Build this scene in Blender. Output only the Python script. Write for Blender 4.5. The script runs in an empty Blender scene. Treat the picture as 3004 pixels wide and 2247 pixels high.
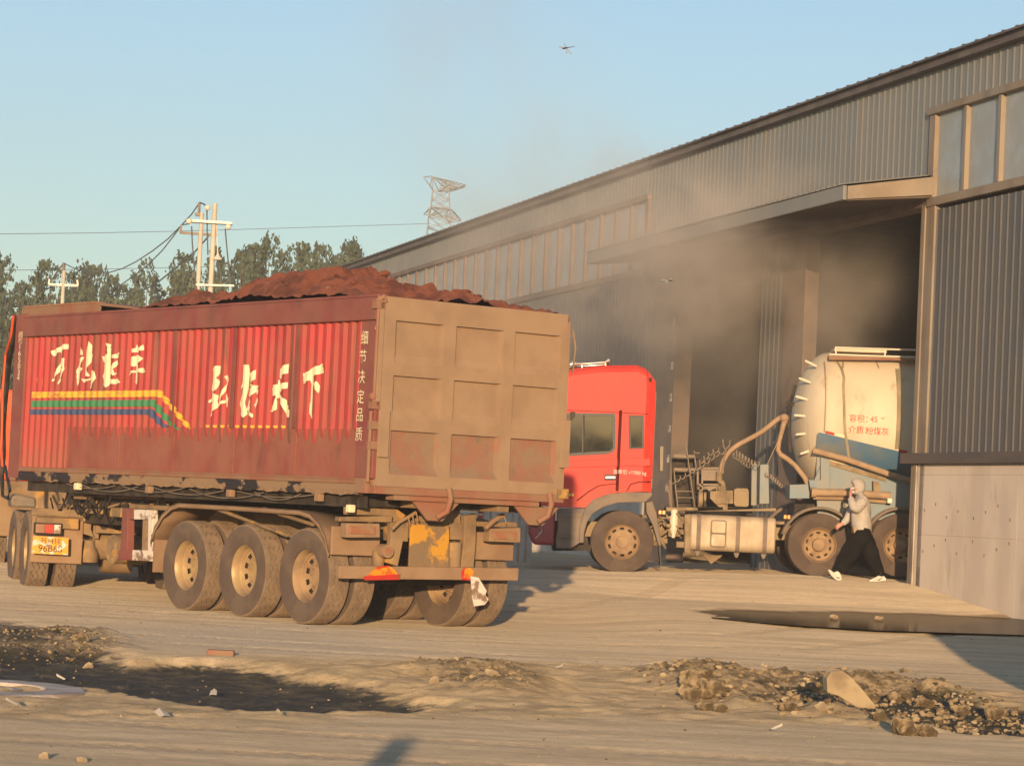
import bpy, bmesh, math, random
import numpy as np
from mathutils import Vector, Matrix
random.seed(7); NR = np.random.RandomState(7)
SC = bpy.context.scene; COL = SC.collection
PI = math.pi; R = math.radians
# ---------------------------------------------------------------- camera
cam = bpy.data.cameras.new('camera'); camo = bpy.data.objects.new('camera', cam); COL.objects.link(camo)
cam.sensor_fit = 'HORIZONTAL'; cam.sensor_width = 36.0; cam.lens = 36.0*8050/3004
cam.clip_start = 0.1; cam.clip_end = 6000
CR = Matrix(((0.99888323,-0.04724718,0.0),(-0.0021669,-0.04581187,-0.99894773),(0.04719746,0.99783214,-0.04586309)))
camo.matrix_world = Matrix.Translation((0,0,1.4)) @ CR.to_4x4()
SC.camera = camo
# ---------------------------------------------------------------- sky and sun
AZ, EL = R(2.0), R(6.5)          # direction the light travels, height of the sun
world = bpy.data.worlds.new('World'); SC.world = world; world.use_nodes = True
wn = world.node_tree; wn.nodes.clear()
wo = wn.nodes.new('ShaderNodeOutputWorld'); wb = wn.nodes.new('ShaderNodeBackground')
sky = wn.nodes.new('ShaderNodeTexSky'); sky.sky_type = 'NISHITA'; sky.sun_disc = False
sky.sun_elevation = EL; sky.sun_rotation = PI + AZ; sky.altitude = 20
sky.air_density = 1.0; sky.dust_density = 0.6; sky.ozone_density = 2.6
wb.inputs['Strength'].default_value = 0.135
wn.links.new(sky.outputs[0], wb.inputs[0]); wn.links.new(wb.outputs[0], wo.inputs['Surface'])
sun = bpy.data.lights.new('sun', 'SUN'); suno = bpy.data.objects.new('sun', sun); COL.objects.link(suno)
sun.energy = 3.1; sun.angle = R(0.55); sun.color = (1.0, 0.69, 0.40)
sd = Vector((math.sin(AZ)*math.cos(EL), math.cos(AZ)*math.cos(EL), -math.sin(EL)))
suno.rotation_euler = sd.to_track_quat('-Z', 'Y').to_euler(); suno.location = (-3, -20, 12)
SC.view_settings.view_transform = 'Standard'; SC.view_settings.look = 'None'
SC.view_settings.exposure = 0.80; SC.view_settings.gamma = 1.0
SC.cycles.volume_step_rate = 2.0; SC.cycles.volume_max_steps = 160; SC.cycles.max_bounces = 6
SC.cycles.volume_bounces = 1; SC.cycles.use_denoising = True

# ---------------------------------------------------------------- materials
def lin(c):
    return tuple(((x/255.)/12.92 if x/255. <= .04045 else ((x/255.+.055)/1.055)**2.4) for x in c)
class NT:
    def __init__(s, m): s.t = m.node_tree; s.n = s.t.nodes; s.l = s.t.links
    def new(s, ty, **k):
        o = s.n.new(ty)
        for a, b in k.items(): setattr(o, a, b)
        return o
    def math(s, op, a, b=None, clamp=False):
        o = s.n.new('ShaderNodeMath'); o.operation = op; o.use_clamp = clamp
        for i, x in enumerate((a, b)):
            if x is None: continue
            if isinstance(x, (int, float)): o.inputs[i].default_value = x
            else: s.l.new(x, o.inputs[i])
        return o.outputs[0]
    def mix(s, f, a, b):
        o = s.n.new('ShaderNodeMix'); o.data_type = 'RGBA'; o.clamp_factor = True
        for i, x in ((0, f), (6, a), (7, b)):
            if isinstance(x, (int, float)): o.inputs[i].default_value = x
            elif isinstance(x, tuple): o.inputs[i].default_value = (*x[:3], 1)
            else: s.l.new(x, o.inputs[i])
        return o.outputs[2]
    def noise(s, vec, scale, detail=4, rough=.55):
        o = s.n.new('ShaderNodeTexNoise'); o.inputs['Scale'].default_value = scale
        o.inputs['Detail'].default_value = detail; o.inputs['Roughness'].default_value = rough
        s.l.new(vec, o.inputs['Vector']); return o.outputs['Fac']
    def ramp(s, f, lo, hi):
        o = s.n.new('ShaderNodeMapRange'); o.inputs[1].default_value = lo; o.inputs[2].default_value = hi
        o.interpolation_type = 'SMOOTHSTEP'; s.l.new(f, o.inputs[0]); return o.outputs[0]
    def mapping(s, vec, sc):
        o = s.n.new('ShaderNodeMapping'); o.inputs['Scale'].default_value = sc; s.l.new(vec, o.inputs[0]); return o.outputs[0]
DUST = (0.40, 0.27, 0.155)
def mat(name, c1, c2=None, scale=3., lo=.4, hi=.65, rough=.7, metal=0., bump=.0, bscale=30., stretch=(1, 1, 1),
        dust=0., dz=None, drough=0., spec=.5, dcol=DUST, c3=None, lo3=.55, hi3=.7, s3=9.):
    m = bpy.data.materials.new(name); m.use_nodes = True; T = NT(m); bs = T.n['Principled BSDF']
    bs.inputs['Roughness'].default_value = rough; bs.inputs['Metallic'].default_value = metal
    bs.inputs['Specular IOR Level'].default_value = spec
    if 'Diffuse Roughness' in bs.inputs: bs.inputs['Diffuse Roughness'].default_value = drough
    co = T.new('ShaderNodeTexCoord').outputs['Object']
    vec = T.mapping(co, stretch)
    col = c1
    if c2: col = T.mix(T.ramp(T.noise(vec, scale, 5), lo, hi), c1, c2)
    if c3: col = T.mix(T.ramp(T.noise(vec, s3, 6, .65), lo3, hi3), col, c3)
    if dust > 0:
        n = T.noise(co, 2.3, 6, .6)
        f = T.math('MULTIPLY', T.ramp(n, .3, .62), dust)
        if dz:                                   # dirt thrown up from the road: heavier below dz[0], none above dz[1]
            sp = T.new('ShaderNodeSeparateXYZ'); T.l.new(co, sp.inputs[0])
            g = T.math('ADD', sp.outputs[2], T.math('MULTIPLY', T.math('SUBTRACT', T.noise(T.mapping(co, (1.2, 1.2, .35)), 5, 5), .5), (dz[1]-dz[0])*.9))
            o = T.new('ShaderNodeMapRange'); o.inputs[1].default_value = dz[0]; o.inputs[2].default_value = dz[1]
            o.inputs[3].default_value = 1; o.inputs[4].default_value = 0; T.l.new(g, o.inputs[0])
            f = T.math('MAXIMUM', T.math('MULTIPLY', o.outputs[0], dz[2]), f)
        col = T.mix(f, col, dcol)
        T.l.new(T.math('ADD', T.math('MULTIPLY', f, .9-rough), rough, True), bs.inputs['Roughness'])
        if metal: T.l.new(T.math('MULTIPLY', T.math('SUBTRACT', 1., f), metal), bs.inputs['Metallic'])
    if isinstance(col, tuple): bs.inputs['Base Color'].default_value = (*col, 1)
    else: T.l.new(col, bs.inputs['Base Color'])
    if bump:
        b = T.new('ShaderNodeBump'); b.inputs['Strength'].default_value = min(1, bump); b.inputs['Distance'].default_value = .02*max(1, bump)
        T.l.new(T.noise(vec, bscale, 5, .6), b.inputs['Height']); T.l.new(b.outputs[0], bs.inputs['Normal'])
    return m
M = {}
M['red_side'] = mat('red_corrugated_paint', (.50,.030,.034), (.36,.028,.030), 2.0, rough=.5, bump=.25, bscale=12, dust=.42, dz=(1.75,2.5,.62), dcol=(.33,.13,.075), stretch=(1,1,.10), c3=(.12,.045,.03), lo3=.54, hi3=.66, s3=3.1)
M['red_rail'] = mat('faded_maroon_paint', (.24,.055,.048), (.19,.06,.045), 2.5, rough=.7, dust=.45, bump=.15, dcol=(.30,.13,.085))
M['wear'] = mat('dusty_red_brown_plate', (.31,.085,.058), (.26,.060,.045), 2.2, rough=.75, bump=.2, dust=.45, stretch=(1, 1, .25), dcol=(.33,.155,.09), c3=(.16,.06,.04), lo3=.58, hi3=.7, s3=3)
M['rust_base'] = mat('rusty_dirty_base_paint', (.30,.10,.055), (.27,.15,.085), 3., rough=.8, bump=.2, dust=.7, dcol=(.30,.18,.105))
M['flap'] = mat('dried_mud_over_black_strip', (.022,.018,.022), (.30,.19,.105), 1.9, lo=.45, hi=.49, rough=.85, bump=.3, stretch=(1,1,1.6))
M['gate'] = mat('tan_dusty_tailgate', (.325,.215,.130), (.27,.178,.108), 2.2, rough=.88, bump=.25, bscale=9, dust=.25, dcol=(.36,.22,.12), c3=(.24,.15,.075), lo3=.62, hi3=.76, s3=3.2, drough=.5)
M['gate_low'] = mat('tailgate_worn_to_red', (.30,.140,.085), (.27,.178,.108), 3.6, lo=.38, hi=.62, rough=.85, bump=.25, c3=(.20,.15,.10), lo3=.58, hi3=.7, s3=6)
M['chassis'] = mat('muddy_yellow_chassis', (.27,.165,.07), (.17,.11,.06), 4., rough=.85, bump=.35, dust=.5, c3=(.50,.25,.03), lo3=.54, hi3=.60, s3=2.6)
M['plate_yel'] = mat('yellow_paint_wearing_off', (.60,.30,.03), (.24,.16,.085), 3.5, lo=.45, hi=.52, rough=.7, bump=.3, c3=(.6,.32,.04), lo3=.66, hi3=.69, s3=16)
M['dark'] = mat('dark_underbody', (.030,.022,.017), (.07,.05,.035), 5., rough=.8, bump=.3)
M['tyre_dirty'] = mat('dusty_tyre', (.19,.13,.080), (.25,.175,.11), 5., rough=.9, bump=.2, drough=.4, c3=(.30,.21,.13), lo3=.5, hi3=.8, s3=12)
M['tyre_side'] = mat('dusty_tyre_sidewall', (.10,.068,.050), (.135,.095,.066), 4., rough=.9, bump=.1, drough=.4)
M['groove'] = mat('tyre_groove', (.045,.032,.022), rough=.95)
M['rim_gold'] = mat('brown_dusty_steel_rim', (.50,.36,.17), (.36,.24,.12), 5., rough=.42, metal=.35, dust=.55, bump=.1)
M['rim_mud'] = mat('mud_covered_rim', (.38,.25,.13), (.28,.18,.10), 5., rough=.8, bump=.2)
M['fender'] = mat('dusty_trailer_mudguard', (.28,.17,.10), (.34,.215,.125), 3., rough=.9, spec=.15, bump=.15, dust=.4)
M['lens_dirty'] = mat('dirty_lamp_lens', (.34,.14,.07), (.32,.21,.12), 7., rough=.6)
M['soil_red'] = mat('red_brown_soil', (.18,.055,.028), (.09,.028,.017), 3.5, rough=.95, bump=1.5, bscale=14, drough=.8, c3=(.42,.30,.22), lo3=.63, hi3=.72, s3=2.2)
M['white_paint'] = mat('chipped_white_paint', (.75,.66,.55), (.28,.18,.12), 8., lo=.5, hi=.6, rough=.6)
M['cream'] = mat('cream_lettering_paint', (.84,.74,.46), (.70,.58,.36), 6., lo=.45, hi=.8, rough=.6)
M['stripe_y'] = mat('yellow_stripe', (.80,.42,.03), (.45,.16,.05), 9., lo=.5, hi=.7, rough=.55)
M['stripe_g'] = mat('green_stripe', (.045,.22,.085), (.16,.09,.05), 8., lo=.55, hi=.8, rough=.55)
M['stripe_b'] = mat('blue_stripe', (.045,.07,.16), (.16,.07,.06), 8., lo=.55, hi=.8, rough=.55)
M['orange_cab'] = mat('orange_red_cab_paint', (.80,.10,.022), rough=.3, dust=.15)
M['rubber'] = mat('black_rubber', (.012,.011,.010), (.05,.038,.028), 6, rough=.6)
M['metal_grey'] = mat('dusty_grey_metal', (.22,.19,.15), (.15,.12,.09), 5, rough=.6, metal=.3, dust=.4)
M['tape_red'] = mat('red_reflective_tape', (.62,.03,.02), (.4,.06,.03), 9, rough=.4)
M['tape_org'] = mat('orange_reflective_tape', (.85,.30,.02), (.6,.14,.02), 12, lo=.5, hi=.6, rough=.4)
M['num_yel'] = mat('yellow_number_plate', (.85,.38,.03), (.72,.66,.55), 11, lo=.56, hi=.6, rough=.5)
M['black'] = mat('black_paint', (.02,.018,.016), rough=.5)
M['amber'] = mat('amber_lens', (.85,.30,.01), rough=.25)
M['chrome'] = mat('silver_metal', (.62,.57,.48), rough=.28, metal=.85, dust=.15)

# ---------------------------------------------------------------- object helpers
def tag(o, label=None, cat=None, group=None, kind=None):
    for k, x in (('label', label), ('category', cat), ('group', group), ('kind', kind)):
        if x: o[k] = x
    return o
def thing(name, label, cat, loc=(0, 0, 0), rotz=0., group=None, rot=None):
    o = bpy.data.objects.new(name, None); COL.objects.link(o); o.location = loc
    o.rotation_euler = rot or (0, 0, rotz); o.empty_display_size = .2
    return tag(o, label, cat, group)
def sub(name, parent, loc=(0, 0, 0), rot=(0, 0, 0)):
    o = bpy.data.objects.new(name, None); COL.objects.link(o); o.parent = parent; o.location = loc; o.rotation_euler = rot
    return o
class MB:
    def __init__(s): s.v = []; s.f = []; s.mi = []; s.m = 0
    def add(s, vs, fs):
        b = len(s.v); s.v += [tuple(p) for p in vs]
        for f in fs: s.f.append(tuple(b+i for i in f)); s.mi.append(s.m)
        return s
    def box(s, x0, x1, y0, y1, z0, z1):
        vs = [(x, y, z) for x in (x0, x1) for y in (y0, y1) for z in (z0, z1)]
        return s.add(vs, [(0, 1, 3, 2), (4, 6, 7, 5), (0, 4, 5, 1), (2, 3, 7, 6), (0, 2, 6, 4), (1, 5, 7, 3)])
    def bar(s, p, q, w, h=None, up=(0, 0, 1)):          # rectangular bar from p to q
        p, q = Vector(p), Vector(q); h = h or w; d = (q-p).normalized(); up = Vector(up)
        if abs(d.dot(up)) > .98: up = Vector((0, 1, 0))
        a = d.cross(up).normalized()*w/2; b = a.cross(d).normalized()*h/2
        vs = [c+i*a+j*b for c in (p, q) for i in (-1, 1) for j in (-1, 1)]
        return s.add(vs, [(0, 1, 3, 2), (4, 6, 7, 5), (0, 4, 5, 1), (2, 3, 7, 6), (0, 2, 6, 4), (1, 5, 7, 3)])
    def tube(s, path, r, n=8, caps=True):
        P = [Vector(p) for p in path]; k = len(P); rr = r if isinstance(r, (list, tuple)) else [r]*k
        vs = []; ref = None
        for i, p in enumerate(P):
            d = (P[min(i+1, k-1)]-P[max(i-1, 0)]).normalized()
            if ref is None: ref = Vector((0, 0, 1)) if abs(d.z) < .9 else Vector((0, 1, 0))
            a = d.cross(ref).normalized(); b = a.cross(d).normalized(); ref = b
            for j in range(n):
                t = 2*PI*j/n; vs.append(p+rr[i]*(math.cos(t)*a+math.sin(t)*b))
        fs = [(i*n+j, i*n+(j+1) % n, (i+1)*n+(j+1) % n, (i+1)*n+j) for i in range(k-1) for j in range(n)]
        if caps: fs += [tuple(range(n))[::-1], tuple(range((k-1)*n, k*n))]
        return s.add(vs, fs)
    def lathe(s, prof, o=(0, 0, 0), axis='x', n=40, off=None, skip=None):   # prof: (along axis, radius)
        vs = []; k = len(prof); o = Vector(o)
        for j in range(n):
            t = 2*PI*j/n; c, q = math.cos(t), math.sin(t)
            for i, (h, r) in enumerate(prof):
                if off: h = h+off(i, j)
                vs.append(o+Vector((h, r*c, r*q) if axis == 'x' else (r*c, h, r*q) if axis == 'y' else (r*c, r*q, h)))
        fs = []
        for j in range(n):
            for i in range(k-1):
                if skip and skip(i, j): continue
                a, b = j*k+i, ((j+1) % n)*k+i
                fs.append((a, b, b+1, a+1))
        return s.add(vs, fs)
    def prism(s, pts, a, b, plane='xz'):                # polygon pushed from a to b along the missing axis
        n = len(pts)
        def mk(p, h): return (p[0], h, p[1]) if plane == 'xz' else (h, p[0], p[1]) if plane == 'yz' else (p[0], p[1], h)
        vs = [mk(p, a) for p in pts]+[mk(p, b) for p in pts]
        return s.add(vs, [tuple(range(n)), tuple(range(2*n-1, n-1, -1))]+[(i, i+n, (i+1) % n+n, (i+1) % n) for i in range(n)])
    def sweep(s, sec):                            # strip of sections (lists of same length)
        n = len(sec[0]); vs = [p for q in sec for p in q]
        return s.add(vs, [(i*n+j, i*n+j+1, (i+1)*n+j+1, (i+1)*n+j) for i in range(len(sec)-1) for j in range(n-1)])
    def ball(s, c, r, n=10, sz=(1, 1, 1)):
        prof = [(-math.cos(PI*i/n)*r*sz[0], math.sin(PI*i/n)*r) for i in range(n+1)]
        b = len(s.v); s.lathe(prof, (0, 0, 0), 'x', n*2)
        for i in range(b, len(s.v)):
            x, y, z = s.v[i]; s.v[i] = (x+c[0], y*sz[1]+c[1], z*sz[2]+c[2])
        return s
    def split(s, name, m, parent=None, **k):            # one object for every separate piece
        par = list(range(len(s.v)))
        def fd(a):
            while par[a] != a: par[a] = par[par[a]]; a = par[a]
            return a
        for f in s.f:
            for q in f[1:]: par[fd(q)] = fd(f[0])
        gr = {}
        for f in s.f: gr.setdefault(fd(f[0]), []).append(f)
        for fs in gr.values():
            ids = sorted({q for f in fs for q in f}); mp = {q: i for i, q in enumerate(ids)}; n = MB()
            n.add([s.v[q] for q in ids], [tuple(mp[q] for q in f) for f in fs]); n.build(name, m, parent, **k)
    def build(s, name, m, parent=None, smooth=False, bevel=0, seg=2, angle=35, loc=None):
        me = bpy.data.meshes.new(name); me.from_pydata(s.v, [], s.f)
        ms = m if isinstance(m, (list, tuple)) else [m]
        for q in ms: me.materials.append(q)
        if len(ms) > 1: me.polygons.foreach_set('material_index', s.mi)
        bm = bmesh.new(); bm.from_mesh(me); bmesh.ops.recalc_face_normals(bm, faces=bm.faces)
        bm.to_mesh(me); bm.free()
        if smooth: 
            me.polygons.foreach_set('use_smooth', [True]*len(me.polygons)); me.set_sharp_from_angle(angle=R(angle))
        me.update(); o = bpy.data.objects.new(name, me); COL.objects.link(o)
        if parent: o.parent = parent
        if loc: o.location = loc
        if bevel:
            b = o.modifiers.new('bevel', 'BEVEL'); b.width = bevel; b.segments = seg; b.limit_method = 'ANGLE'; b.angle_limit = R(30)
        return o
def copy_tree(o, parent=None, first=True):
    c = o.copy(); COL.objects.link(c)
    if parent: c.parent = parent
    for ch in o.children: copy_tree(ch, c)
    return c
def arc(cx, cy, r, a0, a1, n):
    return [(cx+r*math.cos(R(a0+(a1-a0)*i/n)), cy+r*math.sin(R(a0+(a1-a0)*i/n))) for i in range(n+1)]
# ---- lettering: filled shapes scanned in thin columns so the paint follows a folded sheet
def text_tris(body, size=1.0):
    c = bpy.data.curves.new('tmp_text', 'FONT'); c.body = body; c.size = size; c.align_x = 'CENTER'; c.align_y = 'CENTER'
    o = bpy.data.objects.new('tmp_text', c); COL.objects.link(o)
    me = bpy.data.meshes.new_from_object(o.evaluated_get(bpy.context.evaluated_depsgraph_get()))
    tr = []; me.calc_loop_triangles()
    for t in me.loop_triangles: tr.append([(me.vertices[i].co.x, me.vertices[i].co.y) for i in t.vertices])
    bpy.data.objects.remove(o); bpy.data.curves.remove(c); bpy.data.meshes.remove(me)
    return tr
def scan(polys, step):
    xs = [p[0] for q in polys for p in q]; x0, x1 = min(xs), max(xs); n = max(1, int((x1-x0)/step)); out = []
    for k in range(n):
        a, b = x0+(x1-x0)*k/n, x0+(x1-x0)*(k+1)/n; x = (a+b)/2; iv = []
        for q in polys:
            ys = []
            for i in range(len(q)):
                (xa, ya), (xb, yb) = q[i], q[(i+1) % len(q)]
                if (xa <= x) != (xb <= x): ys.append(ya+(yb-ya)*(x-xa)/(xb-xa))
            ys.sort(); iv += list(zip(ys[::2], ys[1::2]))
        iv.sort(); mg = []
        for lo, hi in iv:
            if mg and lo <= mg[-1][1]+.002: mg[-1][1] = max(mg[-1][1], hi)
            else: mg.append([lo, hi])
        out += [(a, b, lo, hi) for lo, hi in mg]
    return out
def paint(polys, surf, step=.01):                       # surf(u, z) -> 3D point
    m = MB()
    for a, b, lo, hi in scan(polys, step):
        m.add([surf(a, lo), surf(b, lo), surf(b, hi), surf(a, hi)], [(0, 1, 2, 3)])
    return m
def fix_tris(tr, s, ox, oz, flipx=False, sx=1.):
    return [[(ox+(-1 if flipx else 1)*p[0]*s*sx, oz+p[1]*s) for p in t] for t in tr]
# ---- smooth lattice noise
_L = NR.rand(256, 256)
def vn(x, y):
    xi = np.floor(x).astype(int); yi = np.floor(y).astype(int); fx = x-xi; fy = y-yi
    fx = fx*fx*(3-2*fx); fy = fy*fy*(3-2*fy); a = _L[xi % 256, yi % 256]; b = _L[(xi+1) % 256, yi % 256]
    c = _L[xi % 256, (yi+1) % 256]; d = _L[(xi+1) % 256, (yi+1) % 256]
    return (a*(1-fx)+b*fx)*(1-fy)+(c*(1-fx)+d*fx)*fy-.5
def fbm(x, y, o=4):
    r = 0; a = 1.
    for i in range(o): r = r+a*vn(x*2**i+17*i, y*2**i+31*i); a *= .5
    return r
def inpoly(px, py, P):
    r = np.zeros(px.shape, bool); n = len(P)
    for i in range(n):
        (xa, ya), (xb, yb) = P[i], P[(i+1) % n]
        if ya == yb: continue
        r ^= ((ya > py) != (yb > py)) & (px < (xb-xa)*(py-ya)/(yb-ya)+xa)
    return r
def soft(px, py, P, w=.15):                             # 0..1 inside a polygon with a soft edge of width w
    d = np.full(px.shape, 1e9); n = len(P)
    for i in range(n):
        (xa, ya), (xb, yb) = P[i], P[(i+1) % n]; dx, dy = xb-xa, yb-ya
        t = np.clip(((px-xa)*dx+(py-ya)*dy)/(dx*dx+dy*dy+1e-9), 0, 1)
        d = np.minimum(d, np.hypot(px-xa-t*dx, py-ya-t*dy))
    return np.clip(.5+np.where(inpoly(px, py, P), d, -d)/(2*w), 0, 1)
# ---------------------------------------------------------------- ground
def zbase(x, y):
    za = np.interp(y, [34, 38, 40, 42, 44, 46, 50, 60], [0, .11, .19, .32, .47, .53, .53, .5])
    zb = np.interp(y, [29, 34, 36, 41, 42.5, 44, 46, 50, 60], [0, .13, .175, .185, .33, .47, .53, .53, .5])
    k = np.clip((x-.6)/1.8, 0, 1); k = k*k*(3-2*k); z = za*(1-k)+zb*k
    return z-.028*np.clip(4.9-x, 0, 5.5)*np.clip((y-40)/5, 0, 1)*np.clip((70-y)/15, 0, 1)
TRENCH = [(-4.428,23.164),(-3.791,24.303),(-3.060,23.425),(-2.505,23.764),(-1.810,22.615),(-1.074,21.651),(-0.595,20.370),(-0.471,19.581),(-0.864,18.869),(-1.400,18.433),(-1.848,18.571),(-2.387,19.117),(-2.885,19.648),(-3.654,19.185)]
TRENCH2 = [(-5.417,28.247),(-4.942,28.799),(-4.625,27.786),(-4.106,26.288),(-3.677,24.908),(-4.491,23.489)]
GRAV1 = [(-5.037,26.293),(-3.992,26.997),(-3.461,24.861),(-3.466,23.509),(-4.295,22.480)]
GRAV2 = [(-0.787,23.787),(-0.324,24.896),(0.217,24.257),(0.309,21.538),(0.020,20.801),(-0.452,21.542)]
RUB = [(1.220,23.899),(1.568,25.723),(1.833,27.133),(2.123,26.180),(2.373,25.065),(3.080,25.336),(3.603,24.526),(3.980,23.570),(4.170,21.805),(4.264,20.683),(3.974,19.257),(3.331,19.281),(2.866,19.209),(2.445,20.009),(1.711,20.941),(1.487,21.826),(1.227,22.483)]
RUBD = [(2.557,24.396),(3.280,23.669),(3.960,22.984),(4.262,21.375),(3.846,19.262),(3.244,19.151),(2.899,19.432),(2.696,20.390),(2.088,21.973),(1.844,22.640)]
PUD = [(2.744,36.916),(3.996,38.520),(5.449,39.657),(6.420,39.464),(8.072,40.766),(8.428,40.165),(7.384,35.161),(6.666,35.063),(4.739,34.444),(3.656,35.194),(2.885,35.949)]
BAND = [(-4.951,23.061),(-1.946,24.252),(-0.333,25.503),(1.387,25.575),(4.997,24.281),(4.247,19.026),(1.372,19.088),(-1.090,17.501),(-3.440,16.135)]
GREY = [(-4.072,27.531),(-3.338,30.043),(-2.254,30.416),(-1.218,27.928),(-0.781,26.081),(-2.019,25.126),(-3.226,24.668)]
DIRTP = [(1.041,18.885),(4.286,19.201),(3.898,17.443),(0.953,17.182)]
def axis(lo, hi, st, far, k):
    a = list(np.arange(lo, hi+st, st)); d = st
    r = a[-1]
    while r < far[1]: d *= k; r += d; a.append(r)
    d = st; l = a[0]; pre = []
    while l > far[0]: d *= k; l -= d; pre.append(l)
    return np.array(pre[::-1]+a)
gx = axis(-6.4, 9.2, .045, (-2500, 2500), 1.22); gy = axis(14.0, 30., .055, (-400, 13.9), 1.3)[:-1]
gy = np.concatenate([gy[gy < 30], np.arange(30, 50, .09), axis(50, 50.2, .1, (49.9, 4500), 1.2)[1:]]); gy = np.unique(np.round(gy, 4))
GXm, GYm = np.meshgrid(gx, gy); near = ((GXm > -8) & (GXm < 11) & (GYm > 12) & (GYm < 52)).astype(float)
zz = zbase(GXm, GYm)
jx = GXm+.35*fbm(GXm*1.7, GYm*1.7, 4); jy = GYm+.9*fbm(GXm*1.3+9, GYm*.9, 4)
mT = soft(jx, jy, TRENCH, .22); mT2 = soft(jx, jy, TRENCH2, .3); mG1 = soft(jx, jy, GRAV1, .25); mG2 = soft(jx, jy, GRAV2, .3)
mR = soft(jx, jy, RUB, .3); mRD = soft(jx, jy, RUBD, .2); mB = soft(jx, jy, BAND, .4); mP = soft(GXm+.3*fbm(GXm*2, GYm), GYm+1.3*fbm(GXm*1.3+3, GYm*.5), PUD, .35)
mGr = soft(jx, jy, GREY, .8)
rough_m = np.clip(mT*.6+mT2*.5+mG1+mG2+mR+mB*.35, 0, 1)
TRK = [((-6, 17.0), (9, 15.6)), ((-6, 15.4), (9, 14.6)), ((-6, 31.0-3.4), (0, 26.6), (9, 27.6)), ((-6, 29.6-3.2), (0, 25.2), (9, 26.1)), ((-6, 33.4), (-1, 30.4), (2.6, 31.8), (5.6, 37.2)), ((-6, 31.6), (-1, 28.6), (3.4, 30.2), (7.0, 36.4)), ((3.0, 44.5), (1.2, 38), (-1, 34), (-6, 31))]
trk = 0*GXm; tmask = 0*GXm
for P_ in TRK:
    q_ = []
    for i in range(len(P_)-1):
        for t in np.linspace(0, 1, 14, endpoint=False): q_.append((P_[i][0]*(1-t)+P_[i+1][0]*t, P_[i][1]*(1-t)+P_[i+1][1]*t))
    q_.append(P_[-1]); L_ = 0.
    for i in range(len(q_)-1):
        (xa, ya), (xb, yb) = q_[i], q_[i+1]; dx, dy = xb-xa, yb-ya; ln = math.hypot(dx, dy); tt = ((GXm-xa)*dx+(GYm-ya)*dy)/ln**2; dd = ((GXm-xa)*dy-(GYm-ya)*dx)/ln
        s_ = (tt >= 0)*(tt < 1)*np.clip((.17-np.abs(dd))/.03, 0, 1); ss = L_+tt*ln
        trk = trk+s_*(.010+.006*np.sign(np.sin(ss*2*PI/.13+np.abs(dd)*14))); tmask = np.maximum(tmask, s_); L_ += ln
rut = .5*fbm(GXm*.22+3, GYm*3.2, 4)+.5*fbm(GXm*.5, GYm*7., 3)
zz = zz+near*(.0012*rut+.005*fbm(GXm*6, GYm*6, 3)+.005*fbm(GXm*.7, GYm*.7, 3)-.8*trk)
bmp = fbm(GXm*5, GYm*5, 5); big = fbm(GXm*1.6+5, GYm*1.6+2, 4)
zz = zz+near*rough_m*(.030*bmp+.03*np.abs(fbm(GXm*9, GYm*9, 3)))
zz = zz-near*(.11*mT+.03*mT2)+near*(mG1*.09+mG2*.10)*(.6+1.3*big)*1.0
zz = zz+near*mR*(1-mRD)*(.05+.12*big+.05*bmp+.05*np.abs(fbm(GXm*6,GYm*6,3)))-near*mRD*.07
zz = zz+near*mB*(1-mT)*(1-mR)*(.022*big+.012*bmp)
wall_d = np.clip(1-np.abs(GXm-(6.45-.274*(GYm-44.1)))/.6, 0, 1)*(GYm < 44.5)*(GYm > 34)
zz = zz+near*wall_d*.04
pz = .165; zz = np.where(mP > 0, zz*(1-mP)+mP*(pz-.05), zz); zz = np.where((mP <= 0), zz, zz)
ng, mg_ = GXm.shape
gv = np.stack([GXm, GYm, zz], -1).reshape(-1, 3); ii = np.arange(ng*mg_).reshape(ng, mg_)
gf = np.stack([ii[:-1, :-1], ii[:-1, 1:], ii[1:, 1:], ii[1:, :-1]], -1).reshape(-1, 4)
gm = bpy.data.meshes.new('ground'); gm.vertices.add(len(gv)); gm.vertices.foreach_set('co', gv.ravel())
gm.loops.add(gf.size); gm.loops.foreach_set('vertex_index', gf.ravel()); gm.polygons.add(len(gf))
gm.polygons.foreach_set('loop_start', np.arange(0, gf.size, 4)); gm.polygons.foreach_set('loop_total', np.full(len(gf), 4)); gm.update()
gm.polygons.foreach_set('use_smooth', [True]*len(gf))
def att(name, a): gm.attributes.new(name, 'FLOAT', 'POINT').data.foreach_set('value', (a*near).astype(np.float32).ravel())
att('dark_soil', np.clip(mT*1.0+mT2*.8+mRD*.95+mR*.35*(big > -.05)+.0*mB, 0, 1)); att('rubble', np.clip(mG1+mG2+mR*(1-mRD), 0, 1))
att('loose_soil', np.clip(mB, 0, 1)); att('grey_dust', mGr); att('track', tmask); att('damp', np.clip(mP*1.0, 0, 1))
def zg(x, y):
    i = int(np.clip(np.searchsorted(gy, y), 1, len(gy)-1)); j = int(np.clip(np.searchsorted(gx, x), 1, len(gx)-1)); return float(zz[i, j])
m = bpy.data.materials.new('packed_earth'); m.use_nodes = True; T = NT(m); bs = T.n['Principled BSDF']
co = T.new('ShaderNodeTexCoord').outputs['Object']; A = lambda n: T.new('ShaderNodeAttribute', attribute_name=n).outputs['Fac']
st = T.mapping(co, (.35, 2.2, 1)); st2 = T.mapping(co, (1.0, 4.5, 1))
c = T.mix(T.ramp(T.noise(st, 1.1, 6, .6), .35, .68), (.72,.575,.385), (.55,.435,.28))
c = T.mix(T.math('MULTIPLY', T.ramp(T.noise(st2, 2.6, 6, .65), .52, .74), .55), c, (.36,.265,.16))
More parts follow.
